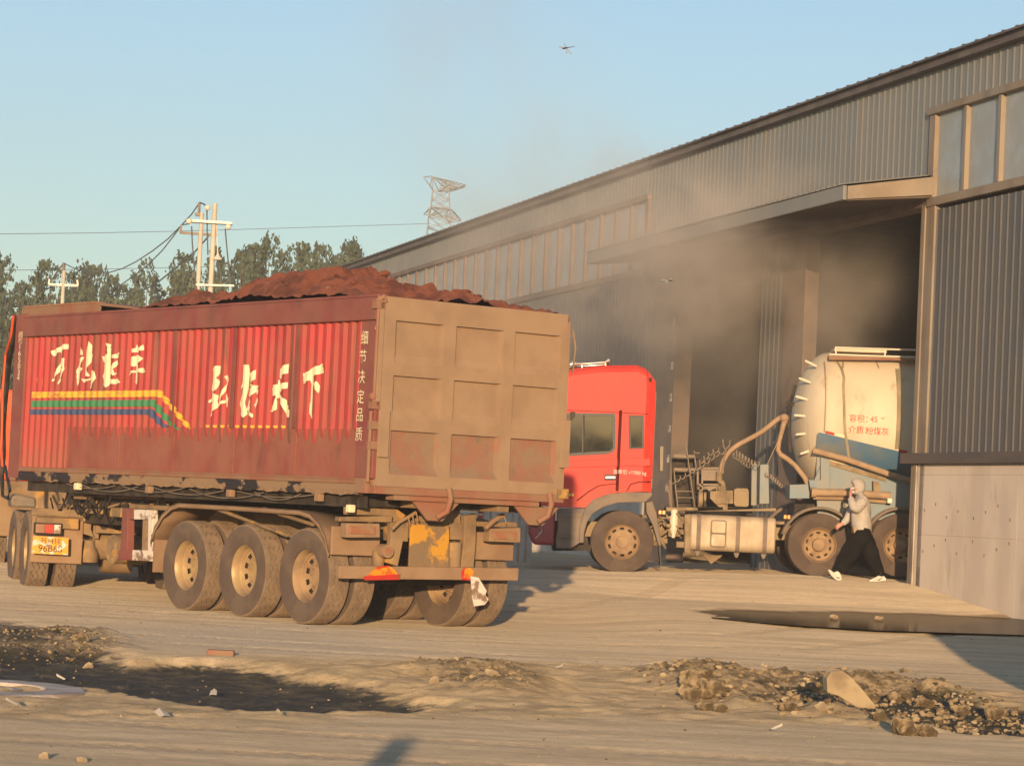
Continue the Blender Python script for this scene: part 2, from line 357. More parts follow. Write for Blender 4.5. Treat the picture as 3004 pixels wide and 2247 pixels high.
c = T.mix(T.math('MULTIPLY', T.ramp(T.noise(co, 9, 6, .7), .50, .66), .22), c, (.33,.24,.15)); c = T.mix(T.math('MULTIPLY', A('track'), .30), c, (.36,.27,.17)); c = T.mix(T.math('MULTIPLY', T.ramp(T.noise(st, 5.5, 5, .7), .56, .72), .30), c, (.68,.54,.37))
c = T.mix(T.math('MULTIPLY', A('grey_dust'), .6), c, (.49,.43,.34))
ls = T.mix(T.ramp(T.noise(co, 2.2, 7, .7), .36, .64), (.64,.48,.27), (.33,.24,.13))
c = T.mix(T.math('MULTIPLY', A('loose_soil'), .8), c, ls)
rb = T.mix(T.ramp(T.noise(co, 7, 6, .7), .38, .62), (.36,.27,.16), (.07,.05,.026)); c = T.mix(T.math('MULTIPLY', A('rubble'), .9), c, rb)
dk = T.mix(T.ramp(T.noise(co, 3.5, 7, .75), .45, .70), (.034,.031,.019), (.13,.105,.052))
nn_ = T.noise(co, 6, 7, .75); dmask = T.math('ADD', A('dark_soil'), T.math('MULTIPLY', T.math('SUBTRACT', nn_, .5), 1.5))
dm = T.ramp(dmask, .38, .86); c = T.mix(dm, c, dk)
da = T.ramp(A('damp'), .02, .5); c = T.mix(T.math('MULTIPLY', da, .75), c, (.16,.11,.065))
wv = T.new('ShaderNodeTexVoronoi'); wv.inputs['Scale'].default_value = 7; T.l.new(co, wv.inputs['Vector'])
c = T.mix(T.math('MULTIPLY', T.ramp(wv.outputs['Distance'], .09, .05), .35), c, (.60,.50,.36))
T.l.new(c, bs.inputs['Base Color'])
rr = T.new('ShaderNodeMapRange'); T.l.new(dm, rr.inputs[0]); rr.inputs[3].default_value = .93; rr.inputs[4].default_value = .62
T.l.new(rr.outputs[0], bs.inputs['Roughness']); bs.inputs['Diffuse Roughness'].default_value = 1.0; bs.inputs['Specular IOR Level'].default_value = .25
b = T.new('ShaderNodeBump'); b.inputs['Strength'].default_value = 1.0; b.inputs['Distance'].default_value = .03
T.l.new(T.math('ADD', T.noise(co, 22, 7, .75), T.math('MULTIPLY', T.noise(co, 6, 5, .6), .8)), b.inputs['Height']); T.l.new(b.outputs[0], bs.inputs['Normal'])
gm.materials.append(m); go = bpy.data.objects.new('ground', gm); COL.objects.link(go); tag(go, kind='structure')
# puddle water
mw = bpy.data.materials.new('muddy_water'); mw.use_nodes = True; T = NT(mw); bs = T.n['Principled BSDF']
bs.inputs['Base Color'].default_value = (.045,.032,.020,1); bs.inputs['Roughness'].default_value = .07; bs.inputs['IOR'].default_value = 1.33; bs.inputs['Specular IOR Level'].default_value = .24
df = T.new('ShaderNodeBsdfDiffuse'); df.inputs[0].default_value = (.028,.019,.012,1); mx = T.new('ShaderNodeMixShader'); mx.inputs[0].default_value = .62
T.l.new(bs.outputs[0], mx.inputs[1]); T.l.new(df.outputs[0], mx.inputs[2]); T.l.new(mx.outputs[0], T.n['Material Output'].inputs[0])
b = T.new('ShaderNodeBump'); b.inputs['Strength'].default_value = .05; b.inputs['Distance'].default_value = .01
T.l.new(T.noise(T.new('ShaderNodeTexCoord').outputs['Object'], 3, 3), b.inputs['Height']); T.l.new(b.outputs[0], bs.inputs['Normal'])
wm = MB(); wm.add([(1.6, 33.5, pz-.012), (9.5, 33.5, pz-.012), (9.5, 46, pz-.012), (1.6, 46, pz-.012)], [(0, 1, 2, 3)])
PW = [(2.678,38.227),(4.125,39.774),(5.693,41.450),(6.782,41.708),(9.712,43.841),(7.628,34.388),(6.452,33.928),(4.570,33.198),(3.491,33.584),(2.663,34.602)]
wm = MB(); wm.add([(x, y, pz-.012) for x, y in PW], [tuple(range(len(PW)))])
tag(wm.build('puddle_water', mw), kind='structure')

# ---------------------------------------------------------------- warehouse
M['clad'] = mat('grey_corrugated_cladding', (.205,.212,.205), (.24,.232,.21), .9, rough=.5, metal=.25, bump=.1, bscale=2, stretch=(1.3, 1, .07), c3=(.28,.235,.18), lo3=.52, hi3=.75, s3=1.7, drough=.3)
M['clad_low'] = mat('blue_grey_corrugated_cladding', (.125,.132,.138), (.165,.158,.145), 1.1, rough=.5, metal=.3, bump=.1, bscale=2, stretch=(1.2, 1, .08), dust=.25, c3=(.20,.155,.11), lo3=.58, hi3=.78, s3=2.3, dcol=(.20,.155,.11))
M['trim'] = mat('tan_dusty_trim', (.29,.24,.18), (.21,.165,.12), 1.6, rough=.6, stretch=(1, 1, .5), dust=.3)
M['trim_dk'] = mat('brown_dusty_trim', (.24,.165,.12), (.16,.12,.09), 1.6, rough=.7)
M['pane'] = mat('frosted_grey_glazing', (.34,.385,.395), (.40,.42,.41), .6, rough=.28, spec=.6, stretch=(1, 1, .6), dust=.35, dcol=(.30,.28,.23))
M['conc'] = mat('cast_concrete', (.60,.52,.44), (.50,.43,.365), 1.1, rough=.85, bump=.2, bscale=8, stretch=(1, 1, .35), c3=(.36,.29,.235), lo3=.56, hi3=.8, s3=1.8, drough=.4)
M['ledge'] = mat('dark_steel_ledge', (.09,.082,.078), (.14,.11,.09), 1.4, rough=.6, stretch=(.3, 1, 1))
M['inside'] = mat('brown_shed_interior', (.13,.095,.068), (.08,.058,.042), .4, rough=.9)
M['guard'] = mat('worn_metal_corner', (.42,.35,.26), (.24,.19,.14), 2.5, rough=.5, metal=.3, stretch=(1,1,.4), bump=.2)
M['roof'] = mat('dark_roof_edge', (.11,.085,.075), (.16,.13,.11), 2, rough=.6)
B = thing('warehouse', 'long grey corrugated metal warehouse with a big dark open doorway, awning and window strip', 'warehouse', (6.557, 44.088, 0), R(105.3))
def corr(x0, x1, z0, z1, y=0., p=.235, h=.017, w=.030, fl=.020):
    m = MB(); pts = []; x = x0
    while x < x1-1e-6:
        for dx, dy in ((0, 0), (p-w-2*fl, 0), (p-w-fl, h), (p-fl, h)):
            if x+dx <= x1: pts.append((x+dx, y+dy))
        x += p
    pts.append((x1, y))
    return m.sweep([[(a, b, z0) for a, b in pts], [(a, b, z1) for a, b in pts]])
WL = -26.; WR = 53.4
corr(WL, WR, 8.14, 8.80).build('upper_cladding', M['clad'], B)
corr(-.15, 14.30, 6.58, 8.139).build('upper_cladding', M['clad'], B)
corr(WL, -.42, 2.60, 6.50).build('wall_cladding', M['clad_low'], B)
corr(13.72, WR, .3, 6.50).build('wall_cladding', M['clad_low'], B)
corr(6.20, 7.34, .3, 6.55, y=.02).build('pier_cladding', M['clad_low'], B)
m = MB(); m.box(5.19, 6.19, -.25, .015, 0, 6.55); m.box(6.19, 7.34, -.25, .0, 0, 6.55); m.build('pier', M['trim_dk'], B, bevel=.01)
m = MB(); m.box(12.26, 13.70, -.30, .03, 0, 6.55); m.box(12.14, 12.25, -.30, .06, 0, 6.55); m.build('door_jamb', M['trim_dk'], B, bevel=.01)
for z in (1.9, 2.5, 3.1, 3.75, 4.4, 5.3): MB().box(12.3, 12.42, .03, .05, z, z+.16).build('wall_clip', M['white_paint'], B)
m = MB(); m.box(-.42, -.24, -.12, .05, .2, 6.60); m.box(-.235, -.06, -.12, .035, .2, 6.60); m.box(-.055, .10, -.3, .055, .2, 6.60)
m.build('door_jamb', M['trim'], B, bevel=.012)
# roof edge: scalloped sheet end above a dark fascia
m = MB(); m.box(WL, WR, -.05, .16, 8.78, 8.93); m.build('fascia', M['roof'], B)
m = MB(); pts = []; x = WL
while x < WR:
    pts += [(x, 8.935), (x+.34, 8.935), (x+.36, 8.955), (x+.40, 8.955), (x+.42, 8.935)]; x += .47
m.sweep([[(a, .24, b) for a, b in pts], [(a, -24.2, b+2.2) for a, b in pts]]); m.build('roof', M['roof'], B)
m = MB(); m.sweep([[(a, .24, b) for a, b in pts], [(a, .24, 8.90) for a, b in pts]]); m.build('roof_edge', M['roof'], B)
# window strip beyond the door and the glazed strip at the right
def strip(x0, x1, n, z0, z1, thick=()):
    f = MB(); f.box(x0-.14, x1+.14, -.03, .10, z1-.02, z1+.10); f.box(x0-.1, x1+.1, -.03, .07, z0-.12, z0+.02)
    for i in range(n+1):
        x = x0+(x1-x0)*i/n; w = .11 if i in thick or i in (0, n) else .055
        f.box(x-w, x+w, -.03, .065 if i not in thick else .09, z0+.02, z1-.02)
    fo = f.build('window', M['trim_dk'] if x0 > 0 else M['trim'], B, bevel=.008)
    for i in range(n):
        a, b = x0+(x1-x0)*i/n+.05, x0+(x1-x0)*(i+1)/n-.05
        MB().box(a, b, -.04, -.01, z0-.02, z1).build('pane', M['pane'], fo)
strip(14.45, 52.3, 34, 6.62, 8.10)
strip(-17.6, -.22, 14, 6.68, 8.06, thick=(11, 8, 5, 2))
# ledge and concrete plinth
MB().box(WL, .32, -.2, .16, 2.43, 2.60).build('ledge', M['ledge'], B, bevel=.01)
MB().box(13.9, WR, -.1, .10, 2.40, 2.56).build('ledge', M['ledge'], B)
m = MB(); x = -.16; 
while x > WL:
    for z0, z1 in ((-.6, 1.30), (1.306, 2.25), (2.256, 2.43)): m.box(x-1.83, x-.006, -.22, .05, z0, z1)
    x -= 1.83
m.build('concrete_plinth', M['conc'], B, bevel=.004)
m = MB(); m.box(WL, -.16, -.2, .042, -.6, 2.42); m.box(13.9, WR, -.2, .042, -.6, 2.40); m.build('concrete_base', M['conc'], B)
m = MB()
for k in range(46):
    x = -.5-1.83*(k//8)-.42*(k % 4); z = 1.02+.55*((k//4) % 2)+.1*((k*7) % 3); m.box(x-.008, x+.008, .045, .058, z, z+.045)
m.build('tie_stub', M['trim_dk'], B)['kind'] = 'stuff'
MB().box(-.155, -.05, -.1, .075, .1, 2.43).build('corner_guard', M['guard'], B, bevel=.01)
# inside
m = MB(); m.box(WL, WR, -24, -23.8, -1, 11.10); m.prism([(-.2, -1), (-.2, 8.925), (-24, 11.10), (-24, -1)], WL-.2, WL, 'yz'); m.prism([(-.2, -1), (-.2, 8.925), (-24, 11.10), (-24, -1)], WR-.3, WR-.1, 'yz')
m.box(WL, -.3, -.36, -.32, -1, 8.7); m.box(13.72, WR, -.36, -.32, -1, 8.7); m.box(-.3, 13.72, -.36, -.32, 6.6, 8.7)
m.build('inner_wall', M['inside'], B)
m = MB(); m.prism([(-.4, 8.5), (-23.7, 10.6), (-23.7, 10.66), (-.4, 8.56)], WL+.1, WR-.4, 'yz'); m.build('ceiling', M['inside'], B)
m = MB()
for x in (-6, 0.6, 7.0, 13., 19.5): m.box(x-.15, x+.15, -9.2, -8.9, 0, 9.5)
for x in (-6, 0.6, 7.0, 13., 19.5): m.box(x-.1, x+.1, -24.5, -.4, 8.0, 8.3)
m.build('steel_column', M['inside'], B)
# awning over the door
cv = thing('awning', 'sloping metal awning over the warehouse doorway', 'awning', (0, 0, 0)); 
bpy.data.objects.remove(cv)
m = MB(); pts = []; x = -.30
while x < 13.7:
    pts += [(x, 0), (x+.17, 0), (x+.19, .03), (x+.225, .03), (x+.24, 0)]; x += .245
m.sweep([[(a, .03, 7.06+b) for a, b in pts], [(a, 1.60, 6.79+b) for a, b in pts]]); m.build('awning_sheet', M['clad'], B)
m = MB(); m.prism([(1.52, 6.55), (1.58, 6.55), (1.58, 6.78), (1.52, 6.78)], -.30, 13.66, 'yz'); m.build('awning_fascia', M['clad'], B, bevel=.004)
m = MB(); m.prism([(.03, 6.74), (1.515, 6.56), (1.515, 6.77), (.03, 7.03)], -.33, -.30, 'yz'); m.prism([(.03, 6.74), (1.515, 6.56), (1.515, 6.77), (.03, 7.03)], 13.63, 13.66, 'yz'); m.split('awning_end', M['trim'], B)
m = MB(); m.prism([(.04, 6.70), (1.51, 6.54), (1.51, 6.56), (.04, 6.73)], -.28, 13.62, 'yz'); m.build('awning_soffit', M['inside'], B)
m = MB(); m.box(-.2, 13.7, -.28, .04, 6.585, 6.70); m.build('door_lintel', M['trim_dk'], B)

# ---------------------------------------------------------------- wheels
def make_wheel(kind, Rt, w, mt, mr, parent, loc, side=1, tread=True, rough_seg=96, name='wheel'):
    """axis along local x, outer face towards -x when side=1"""
    e = sub(name, parent, loc, (0, 0, 0 if side == 1 else PI))
    r0 = Rt*.545; hw = w/2
    prof = [(-hw*.55, r0), (-hw*.86, r0*1.03), (-hw, r0+(Rt-r0)*.38), (-hw*.985, r0+(Rt-r0)*.62), (-hw*.93, Rt*.955), (-hw*.86, Rt*.985)]
    k0 = len(prof)
    gr = [(-.52, 1), (-.50, 0), (-.46, 0), (-.44, 1), (-.04, 1), (-.02, 0), (.02, 0), (.04, 1), (.44, 1), (.46, 0), (.50, 0), (.52, 1)]
    prof += [(hw*a*1.0, Rt if b else Rt-.028) for a, b in gr]
    k1 = len(prof)
    prof += [(hw*.86, Rt*.985), (hw*.93, Rt*.955), (hw*.985, r0+(Rt-r0)*.62), (hw, r0+(Rt-r0)*.38), (hw*.86, r0*1.03), (hw*.55, r0)]
    n = rough_seg
    zig = lambda i, j: (hw*.11*(1 if (j//2) % 2 else -1) if k0 <= i < k1 else 0)
    t = MB().lathe(prof, (0, 0, 0), 'x', n, off=zig if tread else None)
    if tread:                                          # shoulder blocks
        for j in range(0, n, 2):
            a = 2*PI*(j+.5)/n; da = 2*PI/n*.62
            for s in (-1, 1):
                vs = []
                for xx, rr_ in ((s*hw*.90, Rt*.965), (s*hw*.62, Rt*1.002), (s*hw*.62, Rt*.98), (s*hw*.93, Rt*.94)):
                    for q in (-da, da): vs.append((xx, rr_*math.cos(a+q), rr_*math.sin(a+q)))
                t.add(vs, [(0, 1, 3, 2), (2, 3, 5, 4), (4, 5, 7, 6), (6, 7, 1, 0), (0, 2, 4, 6), (1, 7, 5, 3)])
    # flat where the tyre meets the ground
    t.v = [(x*(1+.05*(z < -Rt*.93)), y, max(z, -Rt*.985)) for x, y, z in t.v]
    ns = len(prof)
    t.mi = [0]*len(t.f)
    for q in range(n*(ns-1)):
        i = q % (ns-1)
        if i < k0-2 or i > k1: t.mi[q] = 1
        elif tread and k0 <= i < k1-1 and gr[i-k0][1] == 0 and gr[i-k0+1][1] == 0: t.mi[q] = 2
    t.build('tyre', [mt, M['tyre_side'], M['groove']], e, smooth=True, angle=30)
    r = r0*1.035
    if kind == 'dish':                                  # outer wheel of a twin pair: deep bowl with hand holes
        pr = [(-hw*.62, r), (-hw*.70, r*1.01), (-hw*.70, r*.965), (-hw*.52, r*.925), (-hw*.42, r*.90), (-hw*.05, r*.875), (0, r*.845), (hw*.18, r*.82), (hw*.25, r*.74), (hw*.36, r*.60), (hw*.40, r*.47), (hw*.42, r*.2), (hw*.42, .001)]
        hole = 8; nh = 10
    elif kind == 'front':                               # front wheel: disc bulging out
        pr = [(-hw*.55, r), (-hw*.66, r*1.01), (-hw*.66, r*.96), (-hw*.42, r*.92), (-hw*.30, r*.90), (-hw*.45, r*.82), (-hw*.72, r*.68), (-hw*.78, r*.60), (-hw*.78, r*.36), (-hw*.98, r*.34), (-hw*1.02, r*.22), (-hw*1.02, .001)]
        hole = 5; nh = 10
    else:                                               # driven wheel: bowl with a projecting hub
        pr = [(-hw*.62, r), (-hw*.70, r*1.01), (-hw*.70, r*.96), (-hw*.45, r*.92), (-hw*.15, r*.885), (-hw*.05, r*.84), (hw*.05, r*.74), (hw*.12, r*.62), (hw*.12, r*.38), (-hw*.62, r*.36), (-hw*.72, r*.30), (-hw*.74, r*.14), (-hw*.74, .001)]
        hole = 6; nh = 10
    N = 60
    rim = MB().lathe(pr, (0, 0, 0), 'x', N, skip=lambda i, j: i == hole and (j % 6) in (1, 2, 3))
    hb = pr[-4][0] if kind != 'dish' else pr[10][0]
    rb = r*(.50 if kind != 'dish' else .42); bx = (-hw*.80 if kind == 'front' else hw*.08 if kind == 'drive' else hw*.36)
    for j in range(10):
        a = 2*PI*j/10+.2; rim.lathe([(0, .001), (0, .017), (.03, .017)], (bx-.02, rb*math.cos(a), rb*math.sin(a)), 'x', 7)
    rim.build('rim', mr, e, smooth=True, angle=35)
    bk = MB().lathe([(hw*.42, .001), (hw*.42, r*.97)], (0.02, 0, 0), 'x', 24)
    bk.lathe([(hw*.5, r*.97), (-hw*.2, r*.94)], (0, 0, 0), 'x', 24); bk.build('brake_drum', M['dark'], e)
    return e
# ---------------------------------------------------------------- tipping semi-trailer (local x = to its right, y = forward, z = up)
TA = R(36.5)
TR = thing('tipper_trailer', 'long red corrugated tipping semi-trailer with cream lettering and a tan mud-coated tailgate', 'trailer', (-2.254, 31.077, 0), TA)
RW = .545; ALIFT = .005
w0 = make_wheel('dish', RW, .29, M['tyre_dirty'], M['rim_gold'], TR, (.145, 0, RW-.008))
w0.children[1].data.materials[0] = M['rim_mud']
def wheel_copy(src, loc, side=1, mr=None, parent=None):
    e = src.copy(); COL.objects.link(e); e.parent = parent or src.parent; e.location = loc; e.rotation_euler = (R(37)*len(bpy.data.objects) % 6, 0, 0 if side == 1 else PI)
    e.rotation_euler = (0, 0, 0 if side == 1 else PI)
    for ch in src.children:
        c = ch.copy(); 
        if mr and ch.name.startswith('rim'): c.data = c.data.copy(); c.data.materials[0] = mr
        COL.objects.link(c); c.parent = e
    return e
for y, mr in ((1.35, M['rim_gold']), (2.70, M['rim_gold'])): wheel_copy(w0, (.145, y, RW-.008), mr=mr)
for y in (0, 1.35, 2.70):
    wheel_copy(w0, (.49, y, RW-.008), side=-1); wheel_copy(w0, (2.355, y, RW-.008), side=-1); wheel_copy(w0, (2.01, y, RW-.008))
XL, XR_, YB, YF = 0., 2.62, -1.336, 7.56
P_, HH = .172, .034
UL = 5.93
def rib(u):                                             # depth of the pressed side sheet at u
    t = ((u+1.0) % P_)/P_
    return HH*(0 if t < .30 else (t-.30)/.24 if t < .54 else 1 if t < .80 else (1-t)/.20)
def side_x(u, z): return XL+.012+HH-rib(u)              # smaller x is further out
m = MB(); us = []
u = -.98
k = 0
while -1.0+k*P_ < 7.26:
    for t in (0, .30, .54, .80): 
        q = -1.0+k*P_+t*P_
        if -.96 < q < 7.22: us.append(q)
    k += 1
us = [-.96]+us+[7.22]
m.sweep([[(side_x(q, 0), q, z) for q in us] for z in (2.2, 2.6, 3.0, 3.42)])
m.sweep([[(side_x(q, 0), q, z) for q in [5.94]+[w for w in us if w > 5.94]] for z in (1.66, 2.2)])
for k in range(48):                                     # ribs fading out above the wear plates
    q = -1.0+k*P_
    if q+.8*P_ < 5.9 and q > -1.0+.04: m.add([(XL+.031, q+.30*P_, 2.2), (XL+.012, q+.54*P_, 2.2), (XL+.012, q+.80*P_, 2.2), (XL+.031, q+P_, 2.2), (XL+.030, q+.50*P_, 2.07+.04*math.sin(k*2.1)), (XL+.030, q+.82*P_, 2.07+.04*math.sin(k*2.1))], [(0, 1, 4), (1, 2, 5, 4), (2, 3, 5)])
m.build('side_panel', M['red_side'], TR)
m = MB()                                                # flat wear plates along the foot of the side
for a, b in ((-.955, .36), (.37, 1.74), (1.75, 3.16), (3.17, 4.55), (4.56, 5.93)): m.box(XL+.032, XL+.045, a, b, 1.665, 2.205); m.box(XL+.020, XL+.031, b-.035, b+.004, 1.668, 2.2)
m.split('wear_plate', M['wear'], TR, bevel=.004)
m = MB()
for y in (.40, 1.80, 3.22): m.box(XL+.010, XL+.03, y-.035, y+.035, 2.207, 3.40)
m.split('side_post', M['red_rail'], TR)
m = MB(); m.box(XL-.035, XL+.14, -1.27, 7.30, 3.402, 3.655); m.box(XL-.02, XL+.12, -1.27, 7.30, 3.656, 3.69); m.box(XR_-.14, XR_+.03, -1.27, 7.3, 3.402, 3.655); m.build('top_rail', M['red_rail'], TR, bevel=.012)
m = MB(); m.box(XL-.012, XL+.20, -1.30, -.961, 1.66, 3.40); m.box(XL-.012, XL+.2, 7.221, YF, 1.50, 3.72); m.box(2.53, XR_+.012, -1.17, -.96, 1.66, 3.4); m.box(XR_-.2, XR_+.012, 7.22, YF, 1.5, 3.72); m.split('corner_post', M['red_rail'], TR, bevel=.015)
m = MB(); m.box(XR_-.06, XR_, -.96, 7.22, 1.6, 3.4); m.box(.2, XR_-.2, 7.40, YF-.02, 1.5, 3.72); m.box(.02, XR_-.02, -1.2, 7.4, 1.60, 1.66); m.build('box_body', M['red_rail'], TR)
m = MB(); m.box(XL-.02, XL+.12, -1.25, 7.215, 1.60, 1.655); m.box(XL-.028, XL+.1, -1.2, 5.9, 1.645, 1.665); m.build('bottom_rail', M['rust_base'], TR, bevel=.006)
m = MB(); n = 120; se = []
for i in range(n+1):
    y = -1.05+8.55*i/n; se.append((XL-.005-.010*math.sin(i*1.7)*.5, y, 1.478+.008*math.sin(i*.9)+.006*math.sin(i*2.3)))
m.sweep([se, [(XL-.012, p[1], 1.535) for p in se], [(XL-.008, p[1], 1.598) for p in se], [(XL+.06, p[1], 1.598) for p in se], [(XL+.06, p[1], 1.478) for p in se]])
m.build('sill_flap', M['flap'], TR)
# roof piece over the front of the box, sloping away behind the side rail
m = MB(); cp = [(7.50, 3.67), (7.45, 3.80), (5.25, 3.80), (3.95, 3.665), (5.18, 3.775), (5.25, 3.69), (5.25, 3.66)]
m.prism([(7.52, 3.66), (7.44, 3.80), (5.27, 3.80), (5.27, 3.66)], .02, .06, 'yz'); m.prism([(5.26, 3.768), (5.26, 3.80), (3.9, 3.675), (3.9, 3.66)], .03, .09, 'yz')
m.prism([(7.44, 3.79), (7.44, 3.812), (5.27, 3.81), (3.9, 3.675), (3.9, 3.66), (5.27, 3.79)], .06, 2.56, 'yz')
m.prism([(7.44, 3.66), (7.44, 3.79), (7.40, 3.79), (7.40, 3.66)], .06, 2.56, 'yz')
for i in range(22): m.box(0.0, .12, 5.35+.095*i, 5.39+.095*i, 3.802, 3.826)
m.build('front_cover', M['rust_base'], TR)
m = MB(); m.prism([(5.2, 3.66), (5.2, 3.77), (3.95, 3.665)], .5, .52, 'yz'); m.build('cover_gap_shade', M['dark'], TR)  # dark sheet stands in for the shaded opening under the front cover
# tailgate: frame, nine sunken panels
gx0, gx1 = .045, 2.58; gz0, gz1 = 1.585, 3.665
cols = [(.195, .85), (1.012, 1.675), (1.834, 2.49)]; rows = [(3.41, 2.94), (2.805, 2.33), (2.203, 1.72)]
def P3(x, d, z): return (x, YB+d, z)
m = MB()
xs = [gx0]+[c for p in cols for c in p]+[gx1]; zs = [gz0]+[c for r in rows[::-1] for c in r[::-1]]+[gz1]
for i in range(len(xs)-1):
    for j in range(len(zs)-1):
        if i % 2 and j % 2: continue
        m.add([P3(xs[i], 0, zs[j]), P3(xs[i+1], 0, zs[j]), P3(xs[i+1], 0, zs[j+1]), P3(xs[i], 0, zs[j+1])], [(0, 1, 2, 3)])
m.add([P3(gx0, 0, gz0), P3(gx0, .16, gz0), P3(gx0, .16, gz1), P3(gx0, 0, gz1)], [(0, 1, 2, 3)])
m.add([P3(gx1, 0, gz0), P3(gx1, .16, gz0), P3(gx1, .16, gz1), P3(gx1, 0, gz1)], [(0, 1, 2, 3)])
m.add([P3(gx0, 0, gz1), P3(gx1, 0, gz1), P3(gx1, .16, gz1), P3(gx0, .16, gz1)], [(0, 1, 2, 3)])
m.add([P3(gx0, 0, gz0), P3(gx1, 0, gz0), P3(gx1, .16, gz0), P3(gx0, .16, gz0)], [(0, 1, 2, 3)])
m.build('tailgate', M['gate'], TR)
for r_, (zt_, zb_) in enumerate(rows):
    for a, b in cols:
        m = MB(); d = .055; lipz = zb_+.10
        m.add([P3(a, 0, zt_), P3(b, 0, zt_), P3(b-.012, d, zt_-.004), P3(a+.004, d, zt_-.004)], [(0, 1, 2, 3)])
        m.add([P3(a, 0, zt_), P3(a+.004, d, zt_-.004), P3(a+.004, d, lipz), P3(a, 0, zb_)], [(0, 1, 2, 3)])
        m.add([P3(b, 0, zt_), P3(b-.03, d, zt_-.004), P3(b-.03, d, lipz), P3(b, 0, zb_)], [(0, 1, 2, 3)])
        m.add([P3(a+.004, d, zt_-.004), P3(b-.03, d, zt_-.004), P3(b-.03, d, lipz), P3(a+.004, d, lipz)], [(0, 1, 2, 3)])
        m.add([P3(a+.004, d, lipz), P3(b-.03, d, lipz), P3(b, 0, zb_), P3(a, 0, zb_)], [(0, 1, 2, 3)])
        o = m.build('tailgate_panel', M['gate'] if r_ < 2 else M['gate_low'], TR)
m = MB(); m.box(gx0-.03, gx0+.10, YB-.05, YB-.004, 1.9, 2.42); m.box(gx1-.05, gx1+.07, YB-.05, YB+.05, 1.9, 2.45); m.box(gx1, gx1+.06, YB+.02, YB+.14, 1.62, 3.58)
m.box(-.02, .04, YB+.0, YB+.04, 2.45, 3.6); m.split('gate_strap', M['gate'], TR, bevel=.008)
m = MB()
m.box(.0, 2.62, YB-.02, YB+.12, 1.50, 1.583); m.box(.3, 2.3, YB+.02, YB+.2, 1.44, 1.50)
for x in (.87, 2.28):                                   # hooks and pointed brackets under the gate
    m.prism([(x-.30, 1.44), (x+.34, 1.44), (x+.12, 1.23), (x-.08, 1.23)], YB+.06, YB+.10, 'xz')
    m.tube([(x+.10, YB-.06, 1.60), (x+.11, YB-.09, 1.48), (x+.08, YB-.07, 1.34), (x-.02, YB-.02, 1.27)], .035, 8)
m.build('gate_hinge', M['rust_base'], TR, bevel=.006)
m = MB()                                                # latch gear at the rear corner
for z in (2.42, 2.20, 1.98): m.box(-.06, .03, YB+.0, YB+.09, z, z+.09)
m.tube([(-.045, YB+.05, 2.40), (-.045, YB+.05, 1.62)], .022, 8); m.tube([(-.03, YB+.02, 3.66), (-.035, YB+.02, 3.3), (-.03, YB+.03, 2.5)], .02, 8)
m.box(-.07, .05, YB+.0, YB+.10, 3.52, 3.62); m.tube([(-.05, YB+.04, 3.60), (.02, YB+.0, 3.66), (.04, YB-.0, 3.60)], .03, 8)
m.ball((-.03, YB+.05, 2.56), .05); m.box(-.05, .03, YB+.1, YB+.3, 1.50, 1.66)
m.build('gate_latch', M['rust_base'], TR, bevel=.005)
m = MB(); m.ball((2.63, YB-.0, 1.60), .06); m.box(2.5, 2.66, YB-.05, YB+.1, 1.55, 1.66); m.tube([(2.65, YB, 3.5), (2.7, YB, 3.3), (2.68, YB, 3.0)], .012, 5); m.build('gate_latch', M['chassis'], TR, smooth=True)
# chassis
m = MB()
for x in (.78, 1.72): m.box(x, x+.12, -.75, 7.2, .98, 1.24)
for y in (-.7, .6, 1.9, 3.3, 4.6, 5.9): m.box(.9, 1.72, y, y+.1, 1.02, 1.2)
for x in (.70, 1.80): m.box(x, x+.16, -1.2, 7.3, 1.36, 1.47)
m.box(.3, 2.32, 4.9, 5.2, 1.06, 1.18); m.box(.25, .75, 3.55, 4.6, 1.18, 1.24); m.box(.55, .78, 3.6, 6.6, 1.30, 1.35)
m.build('chassis_frame', M['chassis'], TR, bevel=.01)
m = MB()
for y in (0, 1.35, 2.7): m.tube([(.5, y, RW), (2.1, y, RW)], .075, 12); m.box(.62, .74, y-.5, y+.5, .72, .86); m.box(1.88, 2.0, y-.5, y+.5, .72, .86)
m.build('axle', M['dark'], TR)
m = MB()
for y in (-.85, .7, 2.1, 3.5, 5.0, 6.4): m.box(.12, 2.5, y, y+.14, 1.36, 1.476)
m.box(.12, .16, -1.0, 7.2, 1.34, 1.475); m.box(.17, 2.46, -1.12, 7.3, 1.478, 1.598); m.box(1.2, 1.3, -.55, 7.1, 1.0, 1.36); m.build('cross_member_and_light_block', M['dark'], TR)  # besides the members, solid filler boxes added to block daylight under the floor
# rear cross frame, number board, lamps, bumper
m = MB(); yr = -.78
m.prism([(-0.054,1.226),(0.654,1.263),(0.645,1.189),(-0.058,1.176)], yr, yr+.1); m.prism([(0.457,1.384),(0.673,1.393),(0.899,1.277),(0.836,1.173),(0.646,1.167),(0.573,1.260),(0.117,1.254),(0.112,1.337)], yr+.1, yr+.2)
m.prism([(0.645,1.189),(0.834,1.207),(0.821,0.970),(0.769,0.699),(0.604,0.739),(0.657,0.976)], yr+.02, yr+.1); m.prism([(1.662,1.305),(1.824,1.322),(1.835,1.013),(1.825,0.714),(1.641,0.709),(1.666,1.007)], yr+.02, yr+.1)
m.prism([(1.223,1.391),(1.642,1.407),(1.669,1.191),(1.444,1.194),(1.415,1.205),(0.931,1.199),(0.996,1.258),(1.188,1.288)], yr+.1, yr+.2)
m.prism([(1.822,1.242),(2.396,1.251),(2.399,1.193),(1.832,1.185)], yr, yr+.1); m.build('rear_frame', M['chassis'], TR, bevel=.008)
